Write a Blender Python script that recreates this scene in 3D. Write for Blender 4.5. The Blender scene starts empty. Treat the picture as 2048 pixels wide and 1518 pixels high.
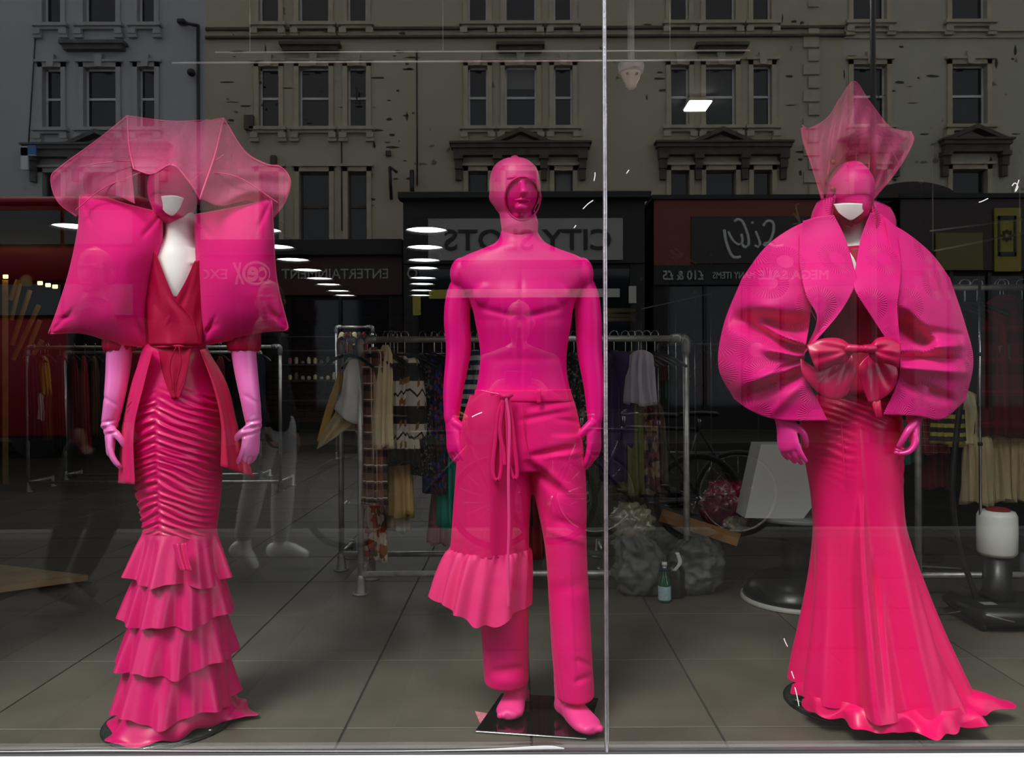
import bpy, math, random
import numpy as np
from mathutils import Vector, Matrix, noise as mnoise
random.seed(7); np.random.seed(7)
SC = bpy.context.scene; COL = SC.collection
PI = math.pi

# ------------------------------------------------------------------ camera, sky, sun, exposure
F, PX, PY, CZ, CY, ROLL = 1550.0, 1035.0, 755.0, 1.13, -2.2, math.radians(0.2)
cam_d = bpy.data.cameras.new('camera'); cam = bpy.data.objects.new('camera', cam_d); COL.objects.link(cam)
cam.location = (0, CY, CZ); cam.rotation_euler = (PI/2, ROLL, 0)
cam_d.sensor_fit = 'HORIZONTAL'; cam_d.sensor_width = 36; cam_d.lens = F/2048*36
cam_d.shift_x = -(PX-1024)/2048; cam_d.shift_y = (PY-759)/2048; cam_d.clip_start = 0.02; cam_d.clip_end = 300
SC.camera = cam

world = bpy.data.worlds.new('overcast'); SC.world = world; world.use_nodes = True
wn = world.node_tree.nodes; wl = world.node_tree.links
bg = wn['Background']; bg.inputs[1].default_value = 1.0
tc = wn.new('ShaderNodeTexCoord'); nz = wn.new('ShaderNodeTexNoise'); nz.inputs['Scale'].default_value = 2.2; nz.inputs['Detail'].default_value = 3
rp = wn.new('ShaderNodeValToRGB'); rp.color_ramp.elements[0].position = .3; rp.color_ramp.elements[1].position = .7
rp.color_ramp.elements[0].color = (.74,.80,.88,1); rp.color_ramp.elements[1].color = (1.0,1.0,1.0,1)
wl.new(tc.outputs['Generated'], nz.inputs['Vector']); wl.new(nz.outputs['Fac'], rp.inputs[0]); wl.new(rp.outputs[0], bg.inputs[0])

sd = bpy.data.lights.new('veiled_sun', 'SUN'); sun = bpy.data.objects.new('veiled_sun', sd); COL.objects.link(sun)
sd.energy = 1.6; sd.angle = math.radians(20); sd.color = (1.0,.97,.92)
sun.rotation_euler = Vector((0.42, 0.63, -1.0)).to_track_quat('-Z', 'Y').to_euler()

vs = SC.view_settings; vs.view_transform = 'Standard'; vs.look = 'None'; vs.gamma = 1; vs.use_curve_mapping = False
vs.exposure = 1.07
SC.cycles.max_bounces = 8; SC.cycles.transparent_max_bounces = 24; SC.cycles.glossy_bounces = 4
SC.cycles.caustics_reflective = False; SC.cycles.caustics_refractive = False
SC.cycles.use_denoising = True; SC.cycles.sample_clamp_indirect = 6

# ------------------------------------------------------------------ pixel -> place
def unroll(px, py):
    dx, dy = px-PX, py-PY; c, s = math.cos(ROLL), math.sin(ROLL)
    return dx*c-dy*s, dx*s+dy*c
def W(px, py, y):                       # point of the shop at distance y behind the glass
    dx, dy = unroll(px, py); d = y-CY
    return np.array((dx*d/F, y, CZ-dy*d/F))
def R(px, py, y):                       # point of the street (y<0) whose mirror image shows at px,py
    dx, dy = (px-PX), (py-PY); d = -y-CY
    return np.array((dx*d/F, y, CZ-dy*d/F))
def G(px, py, z=0):                     # point on the floor
    dx, dy = unroll(px, py); d = (CZ-z)*F/dy
    return np.array((dx*d/F, d+CY, z))
def S(y): return F/(y-CY)

# ------------------------------------------------------------------ objects
def tag(o, label=None, cat=None, group=None, kind=None):
    if label: o['label'] = label
    if cat: o['category'] = cat
    if group: o['group'] = group
    if kind: o['kind'] = kind
    return o
def empty(name, loc, label=None, cat=None, group=None, kind=None, parent=None):
    o = bpy.data.objects.new(name, None); COL.objects.link(o); o.location = Vector(loc); o.empty_display_size = .1
    if parent: o.parent = parent
    return tag(o, label, cat, group, kind)
def origin(p):
    return Vector(p.location) + (origin(p.parent) if p.parent else Vector((0,0,0)))
def obj(name, vf, m, parent=None, smooth=True, uv=None):
    """vf = (verts, faces) in world space (parents are unrotated)"""
    v, f = vf; v = np.asarray(v, dtype=float)
    me = bpy.data.meshes.new(name)
    off = np.array(origin(parent)) if parent else np.zeros(3)
    if parent is None and len(v):
        off = np.array(((v[:,0].min()+v[:,0].max())/2, (v[:,1].min()+v[:,1].max())/2, v[:,2].min()))
    me.from_pydata((v-off).tolist(), [], [tuple(int(i) for i in q) for q in f]); me.update()
    if smooth: me.polygons.foreach_set('use_smooth', [True]*len(me.polygons))
    me.materials.append(m)
    o = bpy.data.objects.new(name, me); COL.objects.link(o)
    if parent: o.parent = parent
    else: o.location = Vector(off)
    return o
def join(*ms):
    V, Fc, n = [], [], 0
    for v, f in ms:
        v = np.asarray(v); V.append(v); Fc += [tuple(i+n for i in q) for q in f]; n += len(v)
    return np.vstack(V), Fc
def copy_tree(o, parent=None):
    c = o.copy(); COL.objects.link(c)
    if parent: c.parent = parent
    for ch in list(o.children): copy_tree(ch, c)
    return c
def box(x0,x1,y0,y1,z0,z1, b=0):
    if b <= 0:
        v = [(x,y,z) for z in (z0,z1) for y in (y0,y1) for x in (x0,x1)]
        return np.array(v,float), [(0,2,3,1),(4,5,7,6),(0,1,5,4),(2,6,7,3),(0,4,6,2),(1,3,7,5)]
    # bevelled box: three nested rectangles
    V=[];Fc=[]
    def ring(z,i): return [(x0+i,y0,z),(x1-i,y0,z),(x1,y0+i,z),(x1,y1-i,z),(x1-i,y1,z),(x0+i,y1,z),(x0,y1-i,z),(x0,y0+i,z)]
    def ringi(z,k):
        a,b_,c,d=x0+k,x1-k,y0+k,y1-k
        return [(a+b*.4,c,z),(b_-b*.4,c,z),(b_,c+b*.4,z),(b_,d-b*.4,z),(b_-b*.4,d,z),(a+b*.4,d,z),(a,d-b*.4,z),(a,c+b*.4,z)]
    for r in (ringi(z0,b),ring(z0+b,b),ring(z1-b,b),ringi(z1,b)): V+=r
    for k in range(3):
        for i in range(8): Fc.append((k*8+i,k*8+(i+1)%8,(k+1)*8+(i+1)%8,(k+1)*8+i))
    Fc.append(tuple(reversed(range(8)))); Fc.append(tuple(range(24,32)))
    return np.array(V,float),Fc
def bar(p, q, r=.01, r2=None, seg=10):
    return sweep([p,q],[r,r2 or r],seg=seg,sub=1,cap='flat')
def xform(vf, M): 
    v=np.asarray(vf[0]); M=np.array(M); return v@M[:3,:3].T+M[:3,3], vf[1]
def prism(poly, y0, y1):                # polygon in (x,z) extruded along y
    n=len(poly); v=[(x,y0,z) for x,z in poly]+[(x,y1,z) for x,z in poly]
    return np.array(v,float), [tuple(range(n)),tuple(reversed(range(n,2*n)))]+[(i,i+n,(i+1)%n+n,(i+1)%n) for i in range(n)]

def cr(P, sub):
    P=np.asarray(P,float)
    if len(P)<3 or sub<=1:
        if sub<=1: return P
        t=np.linspace(0,1,sub*(len(P)-1)+1)[:,None]; return P[0]*(1-t)+P[-1]*t
    out=[]
    Q=np.vstack([2*P[0]-P[1],P,2*P[-1]-P[-2]])
    for i in range(len(P)-1):
        a,b,c,d=Q[i],Q[i+1],Q[i+2],Q[i+3]
        for k in range(sub):
            t=k/sub
            out.append(.5*((2*b)+(c-a)*t+(2*a-5*b+4*c-d)*t*t+(3*b-a-3*c+d)*t**3))
    out.append(P[-1]); return np.array(out)
def grid_faces(nv, nu, closed=True, off=0, flip=False):
    f=[]
    for i in range(nv-1):
        for j in range(nu if closed else nu-1):
            a=off+i*nu+j; b=off+i*nu+(j+1)%nu; q=(a,b,b+nu,a+nu)
            f.append(q[::-1] if flip else q)
    return f
def sweep(pts, ra, rb=None, axis=(1,0,0), seg=14, sub=4, cap='round'):
    """tube with elliptical section: ra along axis, rb across"""
    pts=np.asarray(pts,float); ra=np.broadcast_to(np.asarray(ra,float),(len(pts),)); rb=ra if rb is None else np.broadcast_to(np.asarray(rb,float),(len(pts),))
    D=cr(np.hstack([pts,ra[:,None],rb[:,None]]),sub)
    P,A,B=D[:,:3],np.maximum(D[:,3],1e-4),np.maximum(D[:,4],1e-4)
    T=np.gradient(P,axis=0); T/=np.linalg.norm(T,axis=1)[:,None]+1e-12
    if cap=='round':
        ks=((.5,.87),(.85,.53))
        r0,r1=min(A[0],B[0]),min(A[-1],B[-1])
        pre=[(P[0]-T[0]*r0*a,A[0]*c,B[0]*c,T[0]) for a,c in reversed(ks)]
        post=[(P[-1]+T[-1]*r1*a,A[-1]*c,B[-1]*c,T[-1]) for a,c in ks]
        P=np.vstack([[p[0] for p in pre],P,[p[0] for p in post]]); T=np.vstack([[p[3] for p in pre],T,[p[3] for p in post]])
        A=np.concatenate([[p[1] for p in pre],A,[p[1] for p in post]]); B=np.concatenate([[p[2] for p in pre],B,[p[2] for p in post]])
    t=np.linspace(0,2*PI,seg,endpoint=False); V=[]
    ax=np.array(axis,float)
    for p,a,b,tt in zip(P,A,B,T):
        e=ax-tt*np.dot(ax,tt)
        if np.linalg.norm(e)<.08: e=np.cross(tt,(0.3,1,.2)); 
        e/=np.linalg.norm(e); g=np.cross(tt,e)
        V.append(p+np.outer(np.cos(t)*a,e)+np.outer(np.sin(t)*b,g))
    V=np.vstack(V); n=len(P); Fc=grid_faces(n,seg)
    Fc.append(tuple(reversed(range(seg)))); Fc.append(tuple(range((n-1)*seg,n*seg)))
    return V,Fc
def loft(rows, seg=96, sub=6, fn=None, capt=True, capb=True, dz=None, sharp=None):
    """rows: (py, x_left, x_right, y_centre, y_radius[, y_radius_back]) measured at the photo; rings stacked down"""
    rows=[tuple(r)+((r[4],) if len(r)==5 else ()) for r in rows]
    Rr=cr(rows,sub); t=np.linspace(0,2*PI,seg,endpoint=False); c,s=np.cos(t),np.sin(t); V=[]; nv=len(Rr)
    for i,(py,xl,xr,yc,ry,rb) in enumerate(Rr):
        ctr=W((xl+xr)/2,py,yc); rx=(xr-xl)/2/S(yc); v=i/(nv-1)
        px=(xl+xr)/2+(xr-xl)/2*c; d=0; z=0
        if fn is not None: d=fn(t,v,px,np.full(seg,py))
        if dz is not None: z=dz(t,v,px,np.full(seg,py))
        r=np.where(s<0,ry,rb)
        V.append(np.stack([ctr[0]+(rx+d)*c, yc+(r+d)*s, ctr[2]+z+0*c],1))
    V=np.vstack(V); Fc=grid_faces(nv,seg,flip=True)
    if capt: Fc.append(tuple(range(seg)))
    if capb: Fc.append(tuple(reversed(range((nv-1)*seg,nv*seg))))
    return V,Fc
def bez(P, n):                           # smooth polyline resampled to n points
    D=cr(P,12); L=np.concatenate([[0],np.cumsum(np.linalg.norm(np.diff(D,axis=0),axis=1))]); s=np.linspace(0,L[-1],n)
    return np.stack([np.interp(s,L,D[:,k]) for k in range(D.shape[1])],1)
def coons(top, bot, left, right, nu, nv, smooth=True):
    """boundary curves in photo pixels -> (nv,nu,2) array; top/bot run left->right, left/right run top->bottom"""
    f=bez if smooth else lambda P,n: bez(P,n)
    T,B,L,Rt=f(top,nu),f(bot,nu),f(left,nv),f(right,nv)
    u=np.linspace(0,1,nu)[None,:,None]; v=np.linspace(0,1,nv)[:,None,None]
    return (1-v)*T[None]+v*B[None]+(1-u)*L[:,None]+u*Rt[:,None]-((1-u)*(1-v)*T[0]+u*(1-v)*T[-1]+(1-u)*v*B[0]+u*v*B[-1])
def sheet(PXY, yf, thick=.004, back=None):
    """PXY (nv,nu,2) pixels, yf(px,py,u,v)->y. Closed solid: front sheet, back sheet, rim"""
    nv,nu,_=PXY.shape; u=np.linspace(0,1,nu)[None,:]+0*PXY[:,:,0]; v=np.linspace(0,1,nv)[:,None]+0*u
    px,py=PXY[:,:,0],PXY[:,:,1]; Y=yf(px,py,u,v); YB=(Y+thick) if back is None else back(px,py,u,v)
    dxr=(px-PX)*math.cos(ROLL)-(py-PY)*math.sin(ROLL); dyr=(px-PX)*math.sin(ROLL)+(py-PY)*math.cos(ROLL)
    def pts(Yy):
        d=Yy-CY; return np.stack([dxr*d/F,Yy,CZ-dyr*d/F],2).reshape(-1,3)
    V=np.vstack([pts(Y),pts(YB)]); n=nu*nv
    Fc=grid_faces(nv,nu,False,0,True)+grid_faces(nv,nu,False,n)
    rim=[j for j in range(nu)]+[i*nu+nu-1 for i in range(1,nv)]+[(nv-1)*nu+j for j in range(nu-2,-1,-1)]+[i*nu for i in range(nv-2,0,-1)]
    for a,b in zip(rim,rim[1:]+rim[:1]): Fc.append((a,b,b+n,a+n))
    return V,Fc
def crease(px,py,a,b,w,amp,w2=None):     # ridge (amp>0 = away from the viewer) along segment a-b
    a=np.array(a,float); b=np.array(b,float); L=np.linalg.norm(b-a); e=(b-a)/L
    s=(px-a[0])*e[0]+(py-a[1])*e[1]; d=(px-a[0])*-e[1]+(py-a[1])*e[0]
    ww=w+((w2 if w2 is not None else w)-w)*np.clip(s/L,0,1)
    return amp*np.exp(-(d/ww)**2)/(1+np.exp(-(s)/(L*.06)))/(1+np.exp((s-L)/(L*.06)))
def vnoise(px,py,sc,seed=0):
    px=np.asarray(px,float); out=np.empty(px.shape)
    it=np.nditer([px,np.asarray(py,float)+0*px],flags=['multi_index'])
    for x,y in it: out[it.multi_index]=mnoise.noise(Vector((float(x)*sc,float(y)*sc,seed*7.3)))
    return out
def organic(vfs, voxel=.005, smooth=6):
    """union of overlapping closed shells into one continuous surface"""
    me=bpy.data.meshes.new('tmp'); v,f=join(*vfs); me.from_pydata(np.asarray(v).tolist(),[],[tuple(int(i) for i in q) for q in f]); me.update()
    o=bpy.data.objects.new('tmp',me); COL.objects.link(o)
    m=o.modifiers.new('r','REMESH'); m.mode='VOXEL'; m.voxel_size=voxel; m.use_smooth_shade=True
    if smooth: k=o.modifiers.new('s','SMOOTH'); k.iterations=smooth; k.factor=.5
    dg=bpy.context.evaluated_depsgraph_get(); ev=o.evaluated_get(dg); m2=ev.to_mesh()
    V=np.empty(len(m2.vertices)*3); m2.vertices.foreach_get('co',V); V=V.reshape(-1,3).copy()
    Fc=[tuple(p.vertices) for p in m2.polygons]
    ev.to_mesh_clear(); bpy.data.objects.remove(o); bpy.data.meshes.remove(me)
    return V,Fc
def ellipsoid(c, r, seg=24, rings=14):
    V=[];c=np.array(c,float)
    for i in range(1,rings):
        a=PI*i/rings
        for j in range(seg):
            b=2*PI*j/seg; V.append(c+np.array((r[0]*math.sin(a)*math.cos(b),r[1]*math.sin(a)*math.sin(b),r[2]*math.cos(a))))
    n=len(V); V+= [c+np.array((0,0,r[2])), c-np.array((0,0,r[2]))]
    Fc=grid_faces(rings-1,seg,flip=True)
    for j in range(seg): Fc.append((n,j,(j+1)%seg)); Fc.append((n+1,n-seg+(j+1)%seg,n-seg+j))
    return np.array(V),Fc

# ------------------------------------------------------------------ materials
def mat(name, col, rough=.6, metal=0, spec=.5, sheen=0, var=0, vscale=6, bump=0, bscale=200, emit=0, coat=0, trans=0, aniso=0):
    m=bpy.data.materials.new(name); m.use_nodes=True; N=m.node_tree.nodes; L=m.node_tree.links; b=N['Principled BSDF']
    b.inputs['Base Color'].default_value=(*col,1); b.inputs['Roughness'].default_value=rough; b.inputs['Metallic'].default_value=metal
    b.inputs['Specular IOR Level'].default_value=spec
    if sheen: b.inputs['Sheen Weight'].default_value=sheen; b.inputs['Sheen Roughness'].default_value=.4; b.inputs['Sheen Tint'].default_value=(*[min(1,c*.6+.4) for c in col],1)
    if coat: b.inputs['Coat Weight'].default_value=coat; b.inputs['Coat Roughness'].default_value=.1
    if emit: b.inputs['Emission Color'].default_value=(*col,1); b.inputs['Emission Strength'].default_value=emit
    if trans: b.inputs['Transmission Weight'].default_value=trans
    if aniso: b.inputs['Anisotropic'].default_value=aniso
    t=N.new('ShaderNodeTexCoord')
    if var:
        n=N.new('ShaderNodeTexNoise'); n.inputs['Scale'].default_value=vscale; n.inputs['Detail'].default_value=5
        r=N.new('ShaderNodeMapRange'); r.inputs['From Min'].default_value=.3; r.inputs['From Max'].default_value=.7; r.inputs['To Min'].default_value=1-var; r.inputs['To Max'].default_value=1+var*.5
        h=N.new('ShaderNodeMix'); h.data_type='RGBA'; h.blend_type='MULTIPLY'; h.inputs[0].default_value=1; h.inputs[6].default_value=(*col,1)
        L.new(t.outputs['Object'],n.inputs['Vector']); L.new(n.outputs['Fac'],r.inputs[0]); L.new(r.outputs[0],h.inputs[7]); L.new(h.outputs[2],b.inputs['Base Color'])
    if bump:
        n=N.new('ShaderNodeTexNoise'); n.inputs['Scale'].default_value=bscale; n.inputs['Detail'].default_value=2
        k=N.new('ShaderNodeBump'); k.inputs['Strength'].default_value=bump; k.inputs['Distance'].default_value=.002
        L.new(t.outputs['Object'],n.inputs['Vector']); L.new(n.outputs['Fac'],k.inputs['Height']); L.new(k.outputs[0],b.inputs['Normal'])
    return m
class NT:                                 # tiny node-expression helper
    def __init__(s,m): s.m=m; s.N=m.node_tree.nodes; s.L=m.node_tree.links; s.b=s.N['Principled BSDF']; s.t=s.N.new('ShaderNodeTexCoord')
    def xyz(s):
        n=s.N.new('ShaderNodeSeparateXYZ'); s.L.new(s.t.outputs['Object'],n.inputs[0]); return n.outputs[0],n.outputs[1],n.outputs[2]
    def f(s,op,*a):
        n=s.N.new('ShaderNodeMath'); n.operation=op
        for i,x in enumerate(a):
            if isinstance(x,(int,float)): n.inputs[i].default_value=x
            else: s.L.new(x,n.inputs[i])
        return n.outputs[0]
    def noise(s,scale,detail=3,vec=None):
        n=s.N.new('ShaderNodeTexNoise'); n.inputs['Scale'].default_value=scale; n.inputs['Detail'].default_value=detail; s.L.new(vec or s.t.outputs['Object'],n.inputs['Vector']); return n.outputs['Fac']
    def mix(s,fac,a,b):
        n=s.N.new('ShaderNodeMix'); n.data_type='RGBA'
        if isinstance(fac,(int,float)): n.inputs[0].default_value=fac
        else: s.L.new(fac,n.inputs[0])
        for i,x in ((6,a),(7,b)):
            if isinstance(x,tuple): n.inputs[i].default_value=(*x,1)
            else: s.L.new(x,n.inputs[i])
        return n.outputs[2]
    def color(s,x): s.L.new(x,s.b.inputs['Base Color'])
    def bump(s,h,strength=.5,dist=.003):
        k=s.N.new('ShaderNodeBump'); k.inputs['Strength'].default_value=strength; k.inputs['Distance'].default_value=dist; s.L.new(h,k.inputs['Height']); s.L.new(k.outputs[0],s.b.inputs['Normal'])
    def band(s,x,period,width,off=0):      # 1 inside stripes
        fr=s.f('FRACT',s.f('ADD',s.f('DIVIDE',x,period),off)); return s.f('LESS_THAN',fr,width)

# --- glass: a coated shop pane. Every face mixes a mirror with clear passage by viewing angle only
def glass_mat():
    m=bpy.data.materials.new('shop_glass'); m.use_nodes=True; N=m.node_tree.nodes; L=m.node_tree.links; N.clear()
    o=N.new('ShaderNodeOutputMaterial'); mx=N.new('ShaderNodeMixShader'); tr=N.new('ShaderNodeBsdfTransparent'); gl=N.new('ShaderNodeBsdfGlossy')
    tr.inputs[0].default_value=(.97,.985,.975,1); gl.inputs['Roughness'].default_value=0; gl.inputs['Color'].default_value=(1,1,1,1)
    lw=N.new('ShaderNodeLayerWeight'); lw.inputs['Blend'].default_value=.5
    p=N.new('ShaderNodeMath'); p.operation='POWER'; p.inputs[1].default_value=5
    a=N.new('ShaderNodeMath'); a.operation='MULTIPLY_ADD'; a.inputs[1].default_value=.936; a.inputs[2].default_value=.064
    L.new(lw.outputs['Facing'],p.inputs[0]); L.new(p.outputs[0],a.inputs[0]); L.new(a.outputs[0],mx.inputs[0])
    L.new(tr.outputs[0],mx.inputs[1]); L.new(gl.outputs[0],mx.inputs[2]); L.new(mx.outputs[0],o.inputs[0]); return m
def tulle_mat(name,col,dens,weave=900):
    m=bpy.data.materials.new(name); m.use_nodes=True; N=m.node_tree.nodes; L=m.node_tree.links; b=N['Principled BSDF']; o=N['Material Output']
    b.inputs['Base Color'].default_value=(*col,1); b.inputs['Roughness'].default_value=.5
    tl=N.new('ShaderNodeBsdfTranslucent'); tl.inputs[0].default_value=(*col,1); ad=N.new('ShaderNodeMixShader'); ad.inputs[0].default_value=.35
    L.new(b.outputs[0],ad.inputs[1]); L.new(tl.outputs[0],ad.inputs[2])
    tr=N.new('ShaderNodeBsdfTransparent'); mx=N.new('ShaderNodeMixShader')
    t=N.new('ShaderNodeTexCoord'); n=N.new('ShaderNodeTexNoise'); n.inputs['Scale'].default_value=9; n.inputs['Detail'].default_value=2
    mp=N.new('ShaderNodeMapping'); mp.inputs['Scale'].default_value=(3.5,1,.6)
    r=N.new('ShaderNodeMapRange'); r.inputs['From Min'].default_value=.35; r.inputs['From Max'].default_value=.65; r.inputs['To Min'].default_value=dens*.85; r.inputs['To Max'].default_value=min(1,dens*1.2)
    L.new(t.outputs['Object'],mp.inputs[0]); L.new(mp.outputs[0],n.inputs['Vector']); L.new(n.outputs['Fac'],r.inputs[0]); L.new(r.outputs[0],mx.inputs[0])
    L.new(tr.outputs[0],mx.inputs[1]); L.new(ad.outputs[0],mx.inputs[2]); L.new(mx.outputs[0],o.inputs[0]); return m
M={}
def K(key,*a,**k):
    if key not in M: M[key]=mat(key,*a,**k)
    return M[key]
K('chrome',(.62,.62,.64),rough=.25,metal=1,var=.15); K('dark_metal',(.03,.03,.035),rough=.35,metal=.6); K('black_plastic',(.012,.012,.013),rough=.35)
K('white_plastic',(.75,.74,.70),rough=.4); K('rubber',(.01,.01,.01),rough=.8)
GLASS=glass_mat()
# ================================================================== THE SHOP SHELL
floor_m=mat('floor_tile',(.115,.102,.082),rough=.5,spec=.3,var=.25,vscale=3,bump=.15,bscale=60)
grout_m=mat('grout',(.035,.032,.03),rough=.9)
wall_m=mat('charcoal_wall',(.018,.017,.017),rough=.9); ceil_m=mat('dark_ceiling',(.016,.016,.017),rough=.9)
fl=obj('floor',box(-7.2,6.6,0.02,13.6,-.1,-.004),grout_m,smooth=False); tag(fl,kind='structure',label='large grey floor tiles of the shop')
me0=None; rest=[]; n=0; T=.6
tiles=[]
for iy in range(-1,23):
    for ix in range(-12,12):
        x=.04+T*ix; y=.30+T*iy
        tiles.append((x,y))
tiles.sort(key=lambda t:(max(0,abs(t[0]+.3)-(t[1]+2.8)*.72)*6+t[1]))
v,f=box(-T/2+.0035,T/2-.0035,-T/2+.0035,T/2-.0035,-.012,0,.002)
for k,(x,y) in enumerate(tiles):
    y0c,y1c=max(y,.022),min(y+T,13.6)
    x0c,x1c=max(x,-7.2),min(x+T,6.6)
    if y1c-y0c<.03 or x1c-x0c<.05: continue
    full=(y0c==y and y1c==y+T and x0c==x and x1c==x+T)
    if n<150:
        if full:
            if me0 is None: me0=obj('floor_tile',(v+np.array((x+T/2,y+T/2,0)),f),floor_m,fl,smooth=False); o=me0; me0.data.transform(Matrix.Translation(-Vector((x+T/2,y+T/2,0))+origin(fl))); me0.location=Vector((x+T/2,y+T/2,0))-origin(fl)
            else: o=me0.copy(); COL.objects.link(o); o.location=Vector((x+T/2,y+T/2,0))-origin(fl)
        else: o=obj('floor_tile',box(x0c+.0035,x1c-.0035,y0c+.0035,y1c-.0035,-.012,0,.002),floor_m,fl,smooth=False)
        n+=1
    else: rest.append(box(x0c+.0035,x1c-.0035,y0c+.0035,y1c-.0035,-.012,0))
o=obj('far_tiles',join(*rest),floor_m,fl,smooth=False); o['kind']='stuff'
ZC=2.47
tag(obj('ceiling',box(-7.2,6.6,0.0,13.6,ZC,ZC+.12),ceil_m,smooth=False),kind='structure')
tag(obj('wall_left',box(-7.3,-7.2,0,13.6,-.1,ZC),wall_m,smooth=False),kind='structure')
tag(obj('wall_right',box(6.6,6.7,0,13.6,-.1,ZC),wall_m,smooth=False),kind='structure')
wb=obj('wall_back',box(-7.2,6.6,13.6,13.7,-.1,ZC),wall_m,smooth=False); tag(wb,kind='structure',label='dark brick back wall of the shop')
# bricks of the back wall, seen between the lamps and the rails
br_m=mat('brown_brick',(.16,.09,.045),rough=.85,var=.5,vscale=2.2,bump=.3,bscale=30)
bp=box(-.145,.145,-.02,.02,-.05,.05,.004); first=None; n=0; rb=[]
for r in range(19):
    for c in range(-19,12):
        x=c*.31+(.155 if r%2 else 0); z=.28+r*.115
        if not(-5.4<x<1.6 and z<ZC-.06): continue
        if x>-4.6 and x<.3 and z>.9 and n<230:
            if first is None: first=obj('brick',(bp[0]+np.array((x,13.585,z)),bp[1]),br_m,wb,smooth=False); first.data.transform(Matrix.Translation(origin(wb)-Vector((x,13.585,z)))); first.location=Vector((x,13.585,z))-origin(wb)
            else: o=first.copy(); COL.objects.link(o); o.location=Vector((x,13.585+random.uniform(-.004,.004),z))-origin(wb)
            n+=1
        else: rb.append((bp[0]+np.array((x,13.585,z)),bp[1]))
tag(obj('brickwork',join(*rb),br_m,wb,smooth=False),kind='stuff')
# front wall of the shop either side of and above the glass
frm=mat('painted_shopfront',(.03,.03,.032),rough=.5)
wf=obj('wall_front',join(box(-7.3,-2.62,-.1,.12,-.12,2.47),box(3.12,6.7,-.1,.12,-.12,2.47),box(-7.3,6.7,-.1,.12,2.47,5.6),box(-2.62,3.12,-.04,.02,-.12,.0)),frm,smooth=False); tag(wf,kind='structure',label='dark painted shopfront wall around the glass')
# window
wd=empty('window_1',(0.25,0,.03),'floor to ceiling shop window with slim silver glazing joint',kind='structure')
mx=W(1211,760,0)[0]
def pane(x0,x1): return box(x0,x1,-.005,.005,.064,2.46)
obj('pane',pane(-2.6,mx-.004),GLASS,wd,smooth=False); obj('pane',pane(mx+.004,3.1),GLASS,wd,smooth=False)
sil=mat('silver_joint',(.42,.41,.44),rough=.3,metal=.8,var=.35,vscale=25,bump=.6,bscale=90)
v,f=sweep([(mx,-.002,.064),(mx,-.002,.5),(mx,-.002,1.2),(mx,-.002,2.46)],.0062,.009,seg=10,sub=14)
v[:,0]+=np.array([mnoise.noise(Vector((0,0,z*14)))*.0012 for z in v[:,2]])
obj('glazing_joint',(v,f),sil,wd); 
gk=K('gasket',(.02,.02,.022),rough=.5)
obj('gasket',join(box(-2.62,3.12,-.0115,.018,.0,.0705,.002)),gk,wd)
obj('top_rail',box(-2.62,3.12,-.04,.04,2.455,2.47),K('dark_metal',None),wd,smooth=False)
sl=obj('window_sill',box(-2.62,3.12,-.055,-.0125,.0,.0672,.003),mat('white_sill',(.9,.9,.92),rough=.45,var=.1,vscale=8),wd)
smear=mat('silicone_smear',(.5,.5,.5),rough=.35)
P=[W(-300,1503,-.0075),W(20,1503,-.0075),W(200,1501,-.0075),W(420,1502,-.0075),W(800,1502,-.0075),W(980,1499,-.0075),W(1090,1495,-.0075),W(1128,1497,-.0075)]
obj('sealant_smear',sweep(P,[.0015,.001,.002,.0008,.0012,.0025,.0055,.002],[.001]*8,axis=(0,0,1),seg=8),smear,wd)

#R
def ringm_h(p,r1,r0,z0,z1,seg=32):
    t=np.linspace(0,2*PI,seg,endpoint=False); V=np.vstack([np.stack([p[0]+r*np.cos(t),p[1]+r*np.sin(t),0*t+z],1) for r,z in ((r1,z0),(r1,z1),(r0,z1),(r0,z0))])
    return V,[(a*seg+j,a*seg+(j+1)%seg,((a+1)%4)*seg+(j+1)%seg,((a+1)%4)*seg+j) for a in range(4) for j in range(seg)]
scf=mat('white_scuff',(.8,.8,.78),rough=.6)
for P_ in ([(1166,418),(1176,408),(1186,401)],[(1148,456),(1152,451)],[(1253,347),(1258,340)],[(1568,1277),(1571,1285),(1575,1293)],[(1583,1343),(1588,1357)],[(1590,1375),(1594,1392),(1598,1412)],[(2024,372),(2030,366),(2036,374),(2030,384),(2038,360)],[(1190,345),(1190,352),(1188,362)],[(1958,405),(1966,402),(1976,397)],[(944,834),(954,829),(964,825)]):
    obj('scuff_mark',sweep([W(a,b,-.0062) for a,b in P_],.0014,.0005,sub=4,seg=6),scf,wd)
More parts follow.
